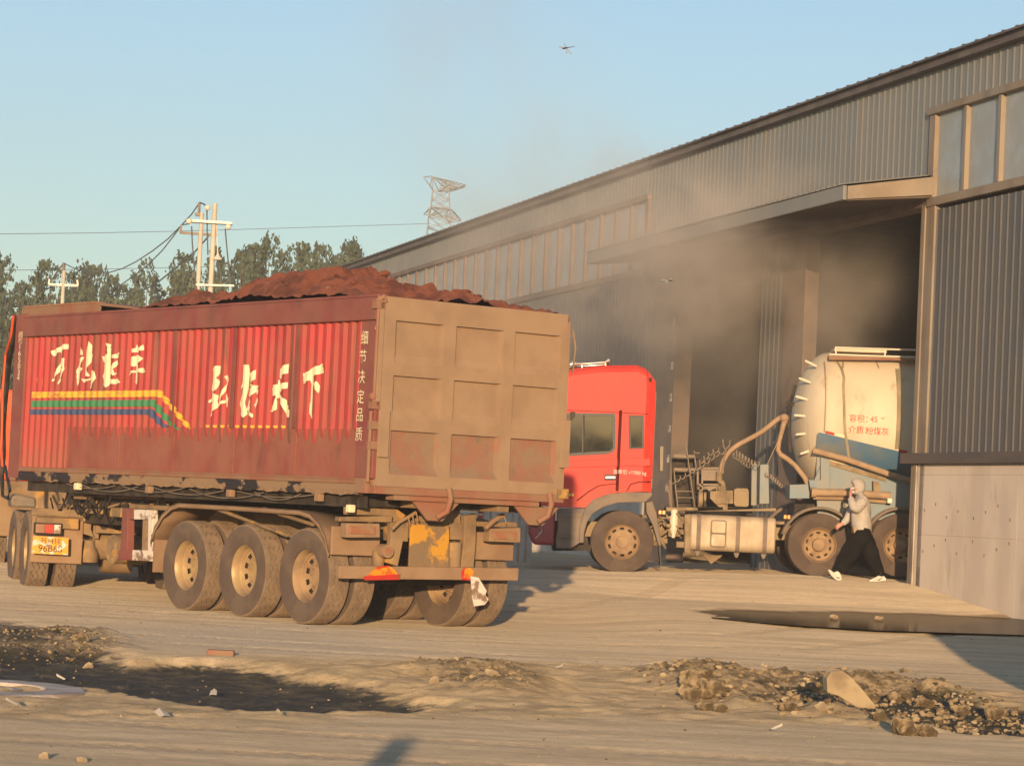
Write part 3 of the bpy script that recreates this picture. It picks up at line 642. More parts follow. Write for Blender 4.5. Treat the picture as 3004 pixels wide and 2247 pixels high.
m = MB(); m.prism([(0.884,1.176),(1.409,1.183),(1.431,0.705),(0.878,0.702)], -.82, -.79); m.build('number_board', M['plate_yel'], TR, bevel=.006)
m = MB(); m.prism([(-0.094,0.690),(2.382,0.725),(2.376,0.580),(-0.085,0.547)], -.88, -.80); m.build('underrun_bar', M['fender'], TR, bevel=.01)
m = MB(); m.prism([(0.277,0.584),(0.391,0.687),(0.551,0.708),(0.635,0.665),(0.701,0.588)], -.892, -.882); m.prism([(1.558,0.677),(1.668,0.714),(1.741,0.670),(1.689,0.589),(1.591,0.586)], -.892, -.882)
m.split('hazard_sticker', M['tape_org'], TR)
m = MB(); m.prism([(0.217,0.583),(0.713,0.617),(0.709,0.555),(0.240,0.538)], -.898, -.893); m.prism([(0.391,0.689),(0.551,0.712),(0.552,0.694),(0.392,0.672)], -.898, -.893); m.prism([(1.551,0.665),(1.597,0.723),(1.598,0.712),(1.583,0.598),(1.682,0.588),(1.684,0.566),(1.571,0.575)], -.898, -.893)
m.build('hazard_tape', M['tape_red'], TR)
m = MB(); pl = [(1.666,0.619),(1.773,0.604),(1.894,0.458),(1.883,0.412),(1.929,0.356),(1.876,0.297),(1.735,0.278),(1.701,0.374)]
m.prism(pl, -.93, -.915); m.build('torn_plate', M['white_paint'], TR)
for lm in ([(-0.004,1.161),(0.436,1.171),(0.452,1.015),(-0.001,1.000)], [(1.969,1.167),(2.399,1.193),(2.409,1.019),(1.956,1.016)]):
    m = MB(); m.prism(lm, -.85, -.72); lo = m.build('tail_lamp', M['fender'], TR, bevel=.01)
    x0, x1 = lm[0][0], lm[1][0]; MB().box(x0+.04, x1-.06, -.865, -.852, lm[2][1]+.03, lm[0][1]-.03).build('lens', M['lens_dirty'], lo, bevel=.008)
c0 = (0.559,0.867); m = MB(); m.lathe([(0, .001), (0, .075), (.05, .08), (.14, .08)], (c0[0], -.86, c0[1]), 'y', 20); lo = m.build('brake_can', M['fender'], TR, smooth=True)
MB().lathe([(0, .001), (0, .045), (.01, .045)], (c0[0], -.872, c0[1]), 'y', 16).build('lens', M['lens_dirty'], lo)
m = MB()
c1 = (1.560,0.890); m.lathe([(-.2, .001), (-.18, .08), (.1, .09), (.12, .001)], (c1[0], -.72, c1[1]), 'z', 16)
c2 = (0.535,0.760); m.lathe([(-.1, .001), (-.1, .07), (.1, .07), (.1, .001)], (c2[0], -.7, c2[1]), 'z', 14); m.split('air_valve', M['chassis'], TR, smooth=True)
hb = [(0.581,1.112),(0.671,1.193),(0.764,1.242),(0.856,1.290),(0.896,1.314)]; m = MB(); m.tube([(a, -.88, b) for a, b in hb], .02, 7)
hb2 = [(1.867,1.166),(1.976,1.251),(2.059,1.300),(2.115,1.325)]; m.tube([(a, -.88, b) for a, b in hb2], .03, 7)
for q in [(0.779,1.208),(0.832,1.233),(0.886,1.257),(2.118,1.267)]: m.tube([(q[0], -.9, q[1]+.05), (q[0]+.02, -.92, q[1]-.04)], .008, 5)
m.split('air_hose', M['fender'], TR)
c3 = (0.050,1.318); MB().box(c3[0]-.04, c3[0]+.05, -.86, -.78, c3[1]-.04, c3[1]+.05).build('marker_lamp', M['cream'], TR, bevel=.015)
# mudguards over both wheel sets
def guard(x0, x1):
    path = [(3.50, .80), (3.42, .98), (3.25, 1.14), (3.05, 1.245), (2.85, 1.285), (1.5, 1.285), (.1, 1.275), (-.12, 1.24), (-.32, 1.14), (-.46, 1.00), (-.55, .82)]
    m = MB(); m.sweep([[(x0, a, b), (x0-.0, a, b+.0), (x1, a, b)] for a, b in path])
    m.sweep([[(x0, a, b), (x0, a*.995+.005, b-.055)] for a, b in path]); o = m.build('mudguard', M['fender'], TR, smooth=True)
    s_ = o.modifiers.new('thickness', 'SOLIDIFY'); s_.thickness = .012; return o
guard(-.03, .66); guard(1.84, 2.53)
for x0, x1 in ((-.03, .62), (1.9, 2.5)):
    m = MB(); m.box(x0, x1, -.60, -.57, .80, 1.12); m.build('mud_flap', M['fender'], TR, bevel=.01)
m = MB(); m.box(.02, .2, 3.46, 3.50, .42, .82); m.build('mud_flap', M['fender'], TR)
m = MB(); m.tube([(.05, 2.2, 1.26), (.1, .55, .98)], .022, 6); m.tube([(.05, 1.0, 1.27), (.1, .0, 1.12)], .022, 6); m.split('mudguard_stay', M['chassis'], TR)
# side lamps under the sill, cables
for y in (5.57, 3.68, 1.72, -.22): MB().box(-.02, .06, y-.05, y+.05, 1.385, 1.475).build('side_lamp', M['cream'] if y > 5 else M['fender'], TR, bevel=.012)
m = MB()
for a, b, s_ in ((-.1, 1.6, .05), (1.0, 2.7, .09), (1.9, 3.6, .07), (2.9, 4.4, .06), (4.0, 5.5, .08), (4.6, 5.9, .05), (.2, 1.2, .08)):
    m.tube([(.03, a+(b-a)*i/8, 1.46-s_*4*(i/8)*(1-i/8)) for i in range(9)], .007, 5)
m.build('cable', M['metal_grey'], TR)
m = MB(); rs = np.random.RandomState(3)
for i in range(70): 
    y = 3.5+rs.rand()*3.4; x = .3+rs.rand()*1.4; z = .95+rs.rand()*.42; L = .1+.35*rs.rand()
    if i % 2: m.box(x, x+.08+.1*rs.rand(), y, y+L, z, z+.05+.08*rs.rand())
    else: m.tube([(x, y, z), (x+.1, y+L, z+.1*(rs.rand()-.5)), (x, y+L*1.6, z-.06)], .018, 6)
m.build('underbody_gear', M['chassis'], TR, bevel=.006)['kind'] = 'stuff'
m = MB()
for i in range(9):
    y = 3.6+rs.rand()*2.8; x = .12+rs.rand()*.4; m.tube([(x, y+.5*t, 1.36-(.16+.12*rs.rand())*4*t*(1-t)-.1*t) for t in (0, .2, .4, .6, .8, 1)], .014, 6)
m.split('air_hose', M['rubber'], TR)
m = MB(); m.box(.62, 2.0, 4.2, 6.9, .95, 1.3); m.build('ram_housing', M['dark'], TR)
# landing leg with white warning paint
m = MB(); m.prism([(4.496,1.181),(4.351,1.185),(4.306,0.557),(4.498,0.543)], .1, .2, 'yz'); m.prism([(4.510,0.653),(4.173,0.667),(4.159,0.537),(4.521,0.530)], .09, .2, 'yz'); m.prism([(4.350,1.179),(4.194,1.178),(4.180,1.050),(4.312,1.046)], .1, .2, 'yz'); m.build('landing_leg', M['red_rail'], TR, bevel=.006)
m = MB(); m.prism([(4.194,1.176),(3.720,1.180),(3.707,1.065),(4.180,1.050)], .1, .18, 'yz'); m.prism([(4.173,0.667),(3.712,0.680),(3.709,0.545),(4.171,0.537)], .1, .18, 'yz'); m.prism([(3.813,1.062),(3.707,1.065),(3.677,0.675),(3.782,0.673)], .1, .18, 'yz'); m.build('warning_board', M['white_paint'], TR, bevel=.004)
m = MB(); m.prism([(3.989,1.050),(3.835,1.055),(3.795,0.682),(3.971,0.675)], .12, .17, 'yz'); m.build('leg_box', M['chassis'], TR)
cc = (5.151,0.646); m = MB(); m.lathe([(-.1, .001), (-.1, .19), (.35, .19), (.35, .001)], (.45, cc[0], cc[1]), 'x', 20); m.build('air_tank', M['chassis'], TR, smooth=True)
MB().box(-.006, .0, 4.92, 5.02, 1.49, 1.53).build('reflector', M['white_paint'], TR); MB().box(-.006, .0, 4.84, 4.915, 1.49, 1.53).build('reflector', M['tape_red'], TR)
MB().box(-.006, .0, 1.82, 1.88, 1.49, 1.53).build('reflector', M['tape_red'], TR); MB().box(-.02, -.008, -1.28, -1.24, 3.3, 3.34).build('reflector', M['white_paint'], TR)
# ---- painted lettering and stripes on the pressed side
surf = lambda u, z: (side_x(u, z)-.011, u, z)
BIG1 = [[(6.512,3.197),(6.464,3.134),(6.333,3.144),(6.323,3.175),(6.131,3.220),(6.027,3.218),(6.074,3.286),(6.244,3.284),(6.305,3.242),(6.396,3.231)], [(6.289,3.223),(6.235,3.100),(6.279,3.027),(6.334,2.930),(6.467,2.821),(6.464,2.796),(6.374,2.826),(6.280,2.917),(6.237,3.002),(6.183,3.099),(6.197,3.221)], [(6.209,3.099),(6.131,3.104),(6.126,2.952),(6.167,2.855),(6.300,2.758),(6.271,2.843),(6.244,2.953),(6.154,2.970),(6.175,3.038)],
 [(5.744,3.237),(5.624,3.199),(5.616,3.132),(5.707,3.140)], [(5.640,3.114),(5.744,3.019),(5.781,2.935),(5.763,2.735),(5.728,2.765),(5.713,2.862),(5.661,2.970),(5.600,3.102)], [(5.694,2.922),(5.652,2.891),(5.609,2.957),(5.650,2.982)], [(5.458,3.310),(5.414,3.255),(5.415,3.159),(5.387,3.134),(5.414,3.039),(5.479,2.943),(5.419,2.859),(5.482,2.853),(5.553,2.920),(5.527,3.028),(5.512,3.112),(5.496,3.196)], [(5.619,2.825),(5.588,2.776),(5.486,2.781),(5.389,2.822),(5.346,2.774),(5.404,2.727),(5.413,2.697),(5.315,2.726),(5.251,2.833),(5.274,2.917),(5.340,2.942),(5.400,2.912),(5.357,2.870),(5.439,2.817)],
 [(5.015,3.289),(4.900,3.257),(4.908,3.215),(4.959,3.234)], [(5.094,3.105),(4.972,3.127),(4.936,3.138),(4.946,3.222),(4.903,3.215),(4.868,2.758),(4.937,2.705),(5.030,2.759),(5.078,2.855),(5.038,2.938),(4.995,2.997),(5.074,3.040)], [(4.882,3.102),(4.726,3.135),(4.669,3.175),(4.603,3.133),(4.719,3.076),(4.868,3.084)], [(4.853,2.947),(4.717,3.058),(4.687,3.004),(4.766,2.946),(4.747,2.887),(4.699,2.898),(4.756,2.857),(4.834,2.888)], [(4.874,2.811),(4.751,2.810),(4.617,2.821),(4.574,2.767),(4.682,2.744),(4.856,2.758)],
 [(4.355,3.199),(4.288,3.139),(4.028,3.169),(4.048,3.239),(4.103,3.200),(4.270,3.191)], [(4.215,3.243),(4.146,3.160),(4.180,3.137),(4.243,3.162)], [(4.326,3.046),(4.283,3.092),(4.092,3.101),(4.040,3.065),(4.083,3.019),(4.151,2.985),(4.269,2.963),(4.333,2.999)], [(4.390,2.859),(4.335,2.911),(4.215,2.916),(4.028,2.948),(3.904,2.900),(3.972,2.872),(4.117,2.897),(4.308,2.882)], [(4.213,3.114),(4.153,3.113),(4.143,2.915),(4.171,2.734),(4.211,2.764),(4.205,2.927)]]
BIG2 = [[(2.314,2.909),(2.198,2.946),(2.121,2.945),(2.134,2.856),(2.183,2.801),(2.124,2.756),(2.169,2.668),(2.230,2.624),(2.139,2.590),(2.154,2.523),(2.126,2.457),(2.310,2.334),(2.286,2.424),(2.227,2.490),(2.211,2.546),(2.338,2.502),(2.341,2.535),(2.228,2.601),(2.310,2.658),(2.306,2.725),(2.256,2.769),(2.230,2.835)], [(2.000,2.816),(1.959,2.838),(1.921,2.788),(1.947,2.722),(1.981,2.633),(2.028,2.567),(2.046,2.523),(1.971,2.534),(1.967,2.600),(1.915,2.622),(1.855,2.555),(1.865,2.445),(1.932,2.467),(1.947,2.506),(2.105,2.468),(2.149,2.468),(2.091,2.545),(2.016,2.656),(1.960,2.744)],
 [(1.586,2.954),(1.469,2.947),(1.449,2.849),(1.455,2.696),(1.488,2.499),(1.454,2.368),(1.502,2.324),(1.581,2.379),(1.635,2.489),(1.618,2.532),(1.547,2.456),(1.538,2.576),(1.527,2.685),(1.624,2.697),(1.562,2.817)], [(1.634,2.692),(1.553,2.729),(1.538,2.576),(1.607,2.532),(1.636,2.505),(1.585,2.631)], [(1.449,2.849),(1.355,2.858),(1.296,2.890),(1.296,2.781),(1.374,2.728),(1.319,2.705),(1.421,2.674),(1.421,2.783)], [(1.437,2.619),(1.319,2.705),(1.236,2.705),(1.177,2.639),(1.212,2.563),(1.282,2.433),(1.297,2.477),(1.254,2.575),(1.280,2.629),(1.368,2.564),(1.423,2.488),(1.406,2.423),(1.307,2.368),(1.302,2.325),(1.390,2.363),(1.470,2.423),(1.429,2.543)],
 [(0.771,2.894),(0.585,2.951),(0.594,2.839),(0.733,2.813),(0.739,2.771),(0.771,2.787)], [(0.923,2.670),(0.885,2.702),(0.784,2.712),(0.584,2.737),(0.587,2.667),(0.717,2.647),(0.773,2.594),(0.862,2.573),(0.918,2.616)], [(0.780,2.776),(0.756,2.733),(0.752,2.594),(0.690,2.583),(0.594,2.529),(0.579,2.475),(0.472,2.411),(0.475,2.331),(0.576,2.336),(0.636,2.443),(0.759,2.561),(0.789,2.551),(0.786,2.422),(0.844,2.390),(0.948,2.401),(0.842,2.465),(0.800,2.562),(0.803,2.594),(0.792,2.690)],
 [(0.264,2.835),(0.118,2.854),(0.083,2.896),(-0.072,2.915),(-0.108,2.946),(-0.200,2.892),(-0.216,2.829),(-0.100,2.825),(-0.004,2.805),(-0.012,2.726),(0.008,2.516),(0.004,2.379),(0.037,2.311),(0.093,2.379),(0.086,2.516),(0.085,2.717),(0.099,2.754),(0.252,2.713)], [(-0.013,2.716),(-0.059,2.742),(-0.104,2.673),(-0.082,2.605),(-0.038,2.652)]]
for B_, ix in ((BIG1, (0, 3, 8, 13, 18)), (BIG2, (0, 2, 6, 9, 11))):
    for a, b in zip(ix[:-1], ix[1:]): paint(B_[a:b], surf, .006).build('painted_character', M['cream'], TR)
SY = [[(7.0, 2.663), (3.56, 2.663), (3.50, 2.65), (2.70, 2.19), (2.78, 2.17), (3.50, 2.565), (3.60, 2.582), (7.0, 2.582)]]
SG = [[(7.0, 2.545), (3.66, 2.545), (3.20, 2.27), (3.00, 2.18), (3.10, 2.17), (3.36, 2.28), (3.72, 2.46), (7.0, 2.46)]]
SBl = [[(7.02, 2.43), (3.72, 2.43), (3.30, 2.205), (3.46, 2.20), (3.80, 2.36), (7.02, 2.36)]]
for p_, k_ in ((SY, 'stripe_y'), (SG, 'stripe_g'), (SBl, 'stripe_b')): paint(p_, surf, .008).build('painted_stripe', M[k_], TR)
mk = []
for i in range(11):
    uc = .62+.172*i; mk.append([(uc-.035, 2.235), (uc+.02, 2.235), (uc+.01, 2.207), (uc-.02, 2.207)])
for uu, zz_ in ((6.85, 2.80), (6.70, 2.77), (6.57, 2.77)): mk.append([(uu-.01, zz_+.06), (uu+.015, zz_+.03), (uu, zz_-.03)])
paint(mk, surf, .008).build('painted_mark', M['stripe_y'], TR)
flat = lambda u, z: (XL-.0155, u, z)
# reading direction runs towards the rear (falling u)
for ch, (u0, z0) in zip('细节决定品质', [(-1.041,3.209),(-1.023,2.999),(-1.015,2.779),(-1.016,2.558),(-1.016,2.359),(-1.020,2.144)]):
    paint(fix_tris(text_tris(ch), .165, u0, z0-.01, flipx=True, sx=.9), flat, .006).build('painted_character', M['cream'], TR)
for ch, (u0, z0) in zip('超栏165034', [(7.382,3.438),(7.381,3.357),(7.391,3.279),(7.388,3.187),(7.382,3.099),(7.380,3.015),(7.381,2.927),(7.383,2.855)]):
    paint(fix_tris(text_tris(ch), .085 if ch in '超栏' else .105, u0-.0, z0-.005, flipx=True, sx=1.6), flat, .006).build('painted_character', M['cream'], TR)
# ---- the load
n, k = 230, 64; hx = []
yy = np.linspace(-1.30, 5.6, n); xx = np.linspace(.06, 2.56, k); YY, XX = np.meshgrid(yy, xx, indexing='ij')
ridge = np.interp(YY, [-1.3, -1.0, -.6, -.3, 0, .5, .85, 1.2, 1.5, 2.0, 2.5, 3.0, 3.8, 4.4, 5.0, 5.6], [3.60, 3.70, 3.76, 3.88, 3.95, 3.91, 3.84, 4.06, 4.08, 4.00, 3.83, 3.91, 3.90, 3.80, 3.66, 3.5])
cross = np.clip(1-np.abs((XX-1.25)/1.28)**2.4, 0, 1)
Z = 3.655+(ridge-3.64)*cross**.8+(.20*fbm(XX*1.9, YY*1.9, 3)*cross+.11*np.abs(fbm(XX*5, YY*5, 4))+.06*fbm(XX*11, YY*11, 3))*np.clip(cross*3, 0, 1)
m = MB(); hv = np.stack([XX, YY, Z], -1); m.sweep([[tuple(p) for p in r] for r in hv])
LO = m.build('soil_load', M['soil_red'], None, smooth=True, angle=50); LO.location = (-2.254, 31.077, 0); LO.rotation_euler = (0, 0, TA)
tag(LO, 'heap of red-brown soil piled above the sides of the red trailer', 'soil heap')
m = MB(); rs = np.random.RandomState(11)
def hull_proto(seed, n):
    rs = np.random.RandomState(seed); bm = bmesh.new()
    for i in range(n):
        v = rs.randn(3); v /= np.linalg.norm(v); v *= (.72+.35*rs.rand())*np.array([1, .8, .7]); bm.verts.new(v)
    bmesh.ops.convex_hull(bm, input=bm.verts)
    for v in [v for v in bm.verts if not v.link_faces]: bm.verts.remove(v)
    bm.verts.index_update(); r = ([tuple(v.co) for v in bm.verts], [tuple(v.index for v in f.verts) for f in bm.faces]); bm.free(); return r
HP = [hull_proto(900+i, 14+i % 7) for i in range(14)]
def clod(m, c, r, rs, n=7, fl=.7):
    vs, fs = HP[rs.randint(len(HP))]; rot = Matrix.Rotation(rs.rand()*6.28, 3, 'Z') @ Matrix.Rotation(rs.rand()*6.28, 3, 'X') @ Matrix.Rotation(rs.rand()*6.28, 3, 'Y')
    out = []
    for v in vs: w = rot @ Vector(v); out.append((c[0]+w.x*r, c[1]+w.y*r, c[2]+w.z*r*fl))
    m.add(out, fs)
for i in range(420):
    y = -1.1+6.2*rs.rand(); x = .25+2.1*rs.rand(); i0 = int((y+1.3)/6.9*n); j0 = int((x-.06)/2.5*k); clod(m, (x, y, float(Z[min(i0, n-1), min(j0, k-1)])), .02+.10*rs.rand()**3, rs)
m.build('soil_clod', M['soil_red'], LO)['kind'] = 'stuff'

# ---------------------------------------------------------------- tractor pulling the tipper (local x = right, y = forward)
TG = R(17)
TT = thing('tipper_tractor', 'muddy rear of an orange-red truck tractor coupled to the red tipping trailer', 'truck', (-6.46, 37.0, .02), TG)
v0 = make_wheel('dish', .53, .30, M['tyre_dirty'], M['rim_gold'], TT, (.15, 0, .522))
for y in (0, 1.36, 4.9):
    if y: wheel_copy(v0, (.15, y, .522))
    if y < 4: wheel_copy(v0, (.52, y, .522), side=-1); wheel_copy(v0, (2.0, y, .522))
    wheel_copy(v0, (2.36, y, .522), side=-1)
m = MB(); m.box(.02, .70, -.60, -.565, .38, 1.06); m.build('mud_flap', M['fender'], TT, bevel=.01)
m = MB(); m.box(.06, .62, -.72, -.60, .84, .98); m.box(-.0, .72, -.64, -.60, 1.0, 1.10); m.build('lamp_bracket', M['chassis'], TT, bevel=.01)
lm = [(0.049,0.912),(0.378,0.927),(0.385,0.796),(0.056,0.790)]
xl0, xl1 = lm[0][0], lm[1][0]; zl0, zl1 = lm[2][1], lm[0][1]
lo = MB().box(xl0-.02, xl1+.02, -.76, -.70, zl0-.02-.02, zl1+.02-.02).build('tail_lamp', M['dark'], TT, bevel=.006)
w_ = xl1-xl0
for a, b, mm in ((0, .36, 'amber'), (.37, .73, 'tape_red'), (.74, 1, 'white_paint')):
    MB().box(xl0+a*w_, xl0+b*w_, -.775, -.762, zl0-.02, zl1-.02).build('lens', M[mm] if mm != 'amber' else M['lens_dirty'], lo, bevel=.003)
pq = [(0.019,0.750),(0.483,0.745),(0.489,0.518),(0.007,0.523)]
m = MB(); m.prism([(x, z-.02) for x, z in pq], -.80, -.785); po = m.build('number_plate', M['num_yel'], TT)
pcx = sum(p[0] for p in pq)/4; pcz = sum(p[1] for p in pq)/4-.02; ps = lambda u, z: (u, -.803, z)
paint(fix_tris(text_tris('苏H挂'), .085, pcx, pcz+.055, sx=1.25), ps, .004).build('plate_writing', M['black'], po)
paint(fix_tris(text_tris('96B68'), .125, pcx-.0, pcz-.045, sx=1.0), ps, .004).build('plate_writing', M['black'], po)
m = MB(); m.prism([(pcx-.2, pcz+.08), (pcx-.1, pcz+.03), (pcx+.0, pcz+.01), (pcx+.03, pcz-.03), (pcx-.03, pcz-.02), (pcx-.12, pcz+.01)], -.806, -.8035); m.prism([(pcx+.06, pcz-.05), (pcx+.15, pcz-.02), (pcx+.2, pcz+.04), (pcx+.2, pcz-.01), (pcx+.12, pcz-.06)], -.806, -.8035); m.build('peeling_film', M['white_paint'], po)
# frame, end plate with three holes
m = MB(); m.box(.85, .93, -.5, 6.2, .72, .98); m.box(1.58, 1.66, -.5, 6.2, .72, .98); m.box(.3, 2.2, .5, .9, 1.0, 1.08); m.box(.6, 1.9, .2, 1.3, 1.08, 1.16); m.build('frame_rail', M['chassis'], TT, bevel=.01)
ep = [(0.868,1.028),(1.416,1.028),(1.420,0.823),(0.884,0.831)]
x0, x1, z1_, z0_ = ep[0][0], ep[1][0], ep[0][1]-.02, ep[2][1]-.02
m = MB(); m.box(x0, x1, -.58, -.54, z0_, z1_); m.prism([(x0-.33, z1_+.05), (x0-.1, z1_+.10), (x0+.25, z1_+.08), (x0+.42, z1_+.005), (x0-.05, z1_+.005), (x0-.06, z0_+.05), (x0-.01, z0_-.06), (x0-.25, z1_-.2)], -.56, -.54)
m.box(x0-.8, x0-.02, -.60, -.56, z1_-.06, z1_-.01); eo = m.build('end_plate', M['chassis'], TT, bevel=.006)
m = MB()
for i in range(3): m.lathe([(0, .001), (0, .055), (.012, .055)], (x0+.11+i*(x1-x0-.2)/2, -.59, (z0_+z1_)/2), 'y', 16)
m.build('plate_hole', M['dark'], eo)
ct = (1.130,0.620); m = MB(); m.lathe([(-.42, .001), (-.42, .16), (-.38, .18), (.36, .18), (.40, .16), (.40, .001)], (ct[0]+.15, -.25, ct[1]), 'x', 20); m.build('air_tank', M['chassis'], TT, smooth=True)
cb = (0.814,0.555); m = MB(); m.lathe([(-.16, .06), (-.15, .13), (-.05, .14), (.02, .12), (.06, .09), (.14, .08), (.16, .001)], (cb[0], -.4, cb[1]), 'z', 18); m.build('brake_chamber', M['chassis'], TT, smooth=True)
cd = (1.243,0.495); m = MB(); m.lathe([(-.2, .001), (-.2, .26), (.2, .26), (.2, .001)], (1.25, 0, .52), 'x', 24); m.tube([(.5, 0, .522), (2.1, 0, .522)], .08, 10); m.tube([(.5, 1.36, .522), (2.1, 1.36, .522)], .08, 10); m.build('axle', M['chassis'], TT, smooth=True)
m = MB(); m.prism([(-0.149,1.217),(-0.096,1.270),(0.196,1.233),(0.204,1.088),(-0.136,1.091)], .5, .9, 'xz'); m.build('battery_box', M['metal_grey'], TT, bevel=.03)
m = MB()
for h0, h1, h2, h3 in ((.75, .9, 1.0, 1.25), (.9, 1.1, 1.2, 1.1), (1.1, 1.2, 1.3, 1.2), (.6, .7, .95, 1.3)):
    m.tube([(h0, -.3, 1.02), (h1, -.35, h2), (h1+.1, -.2, h3), (h1+.3, 0, 1.05)], .022, 6)
m.tube([(x0+.35, -.62, z1_+.1), (x0+.38, -.63, z0_+.1), (x0+.34, -.62, z0_-.2)], .012, 6)
m.split('air_hose', M['rubber'], TT, smooth=True)
# cab back corner seen past the trailer's front
m = MB(); m.box(-.02, 2.5, 4.3, 6.4, 1.45, 2.82); cb_ = m.build('cab', M['orange_cab'], TT, bevel=.08, seg=4)
m = MB(); m.box(-.04, 2.52, 4.15, 6.2, .62, 1.44); m.build('cab_skirt', M['chassis'], TT, bevel=.02)
m = MB(); m.box(-.03, -.021, 5.2, 5.9, 2.0, 2.7); m.build('side_window', M['black'], cb_)
ez = [(0.059,3.665),(0.172,3.428),(0.324,3.334),(0.714,3.165),(0.836,2.658),(0.663,2.146),(0.614,1.891),(0.349,1.638)]
m = MB(); m.tube([(-.3, a, b) for a, b in ez], .018, 6); m.build('air_line', M['orange_cab'], TT, smooth=True)
ez = [(0.599,3.692),(0.822,3.414),(1.324,3.108),(1.480,2.508),(1.463,2.162),(1.224,1.815),(1.207,1.472),(1.020,1.234),(0.431,1.206),(0.197,1.308),(0.557,1.474),(0.924,1.643)]
m = MB(); m.tube([(-.2, a, b) for a, b in ez], [.03, .05, .06, .05, .045, .04, .03, .022, .022, .022, .022, .022], 8); m.build('exhaust_hose', M['rubber'], TT, smooth=True)

# ---------------------------------------------------------------- red tractor of the powder tanker (x, z as in the world, y = 0 on its near flank)
M['red_cab'] = mat('glossy_coral_red_cab_paint', (.74,.050,.038), (.66,.045,.036), 1.2, rough=.5, dust=.10, dz=(1.5,2.1,.35), dcol=(.60,.22,.13), spec=.25)
M['seam'] = mat('dark_door_gap', (.10,.012,.010), rough=.9, spec=.1)
M['crimson'] = mat('crimson_bumper', (.35,.02,.04), rough=.35, dust=.15)  # cab red darkened in the colour for the trailer's shadow on the bumper
M['grey_pl'] = mat('dusty_grey_plastic', (.11,.095,.085), (.15,.125,.105), 3, rough=.6, dust=.4)
M['glass'] = mat('dark_reflective_glass', (.02,.022,.02), rough=.03, spec=.45, dust=.04, dcol=(.3,.26,.2))
M['alu'] = mat('dusty_aluminium_tank', (.62,.50,.34), (.45,.35,.23), 2.5, rough=.6, metal=.3, dust=.5, stretch=(1.5, 1, .5), dcol=(.42,.31,.20), c3=(.85,.72,.5), lo3=.66, hi3=.74, s3=5)
M['mud_mach'] = mat('dust_caked_machinery', (.33,.24,.135), (.22,.155,.09), 6, rough=.9, bump=.3)
M['hose'] = mat('tan_dusty_hose', (.42,.28,.16), (.34,.22,.13), 5, rough=.8)
M['coil'] = mat('grey_brown_coiled_air_line', (.42,.33,.24), rough=.5)
M['tank'] = mat('cream_dusty_tank_paint', (.72,.61,.43), (.58,.46,.31), 1.5, lo=.4, hi=.75, rough=.55, stretch=(1, 1, .35), c3=(.42,.28,.16), lo3=.56, hi3=.78, s3=2.6)
M['tank_blue'] = mat('blue_tank_band', (.075,.16,.25), (.20,.19,.16), 1.6, lo=.42, hi=.72, rough=.5)
M['pale_blue'] = mat('pale_blue_frame_paint', (.20,.255,.27), (.29,.26,.20), 2., rough=.6, stretch=(1, 1, .4))
M['red_ink'] = mat('red_stencil_paint', (.50,.04,.02), (.6,.2,.1), 14, lo=.6, hi=.85, rough=.6)
M['strap'] = mat('olive_dusty_strap', (.27,.22,.13), (.36,.28,.17), 4, rough=.8)
M['pin'] = mat('white_clamp_pin', (.78,.68,.52), rough=.4)
def shiftbuild(par, q):
    def f(m, name, mt, **k): return m.build(name, mt, par, loc=q, **k)
    return f
TC = thing('tanker_tractor', 'coral red high-roofed truck tractor with silver fuel tank parked in front of the dark doorway', 'truck', (2.0, 46.0, .40)); tb = shiftbuild(TC, (-2.0, 0, -.40))
def wz(px): return px
wf = make_wheel('front', .53, .30, M['tyre_side'], M['rim_mud'], TC, (1.97-2, .15, .94-.40), tread=False, rough_seg=72)
wr = make_wheel('drive', .53, .29, M['tyre_side'], M['rim_mud'], TC, (5.27-2, .145, 1.045-.40), tread=False, rough_seg=72)
for e in (wf, wr): e.rotation_euler = (0, 0, PI/2)
def wcopy(src, loc, flip): 
    e = src.copy(); COL.objects.link(e); e.location = loc; e.rotation_euler = (0, 0, -PI/2 if flip else PI/2)
    for ch in src.children:
        c = ch.copy(); COL.objects.link(c); c.parent = e
wcopy(wf, (-.03, 2.35, .54), True); wcopy(wr, (4.64, .145, .70), False)
for x, z in ((3.27, .645), (4.64, .70)): wcopy(wr, (x, .48, z), True); wcopy(wr, (x, 2.02, z), False); wcopy(wr, (x, 2.35, z), True)
PF = [(.26, 1.50)]+[(0.942,1.468),(1.333,1.486),(1.448,1.601),(1.613,1.693),(1.852,1.760),(2.426,1.797),(2.415,2.045),(2.556,2.027),(2.505,3.175),(2.420,3.656),(2.254,3.854),(2.093,3.917),(1.513,3.884),(1.008,3.807)]+[(.62, 3.66), (.44, 3.40), (.24, 2.35)]
cx_ = sum(p[0] for p in PF)/len(PF)
bk = PF[8][0]-.05
def inset(d, t): return [(min(x, PF[11][0]+.02) if t else x, z) if not t else (min(x, PF[8][0]-.135 if z > 1.5 else x), min(z, 3.90-.10-(0 if x > .8 else .06))) for x, z in PF]
def pr2(rear, top): return [(min(x, 2.43-rear) if z > 1.79 else x, z if z < 3.5 else z-top) for x, z in PF]
secs = [(0.0, pr2(.165, .12)), (.035, pr2(.12, .06)), (.13, pr2(.0, .0)), (2.37, pr2(0, 0)), (2.465, pr2(.12, .06)), (2.50, pr2(.165, .12))]
m = MB(); n = len(PF); vs = []; fs = []
for y, s_ in secs: vs += [(x, y, z) for x, z in s_]
for k in range(len(secs)-1): fs += [(k*n+i, k*n+(i+1) % n, (k+1)*n+(i+1) % n, (k+1)*n+i) for i in range(n)]
fs += [tuple(range(n)), tuple(range((len(secs)-1)*n, len(secs)*n))[::-1]]
m.add(vs, fs); cabo = tb(m, 'cab', M['red_cab'], bevel=.012)
def flat2(pts, y0, y1): return MB().prism(pts, y0, y1)
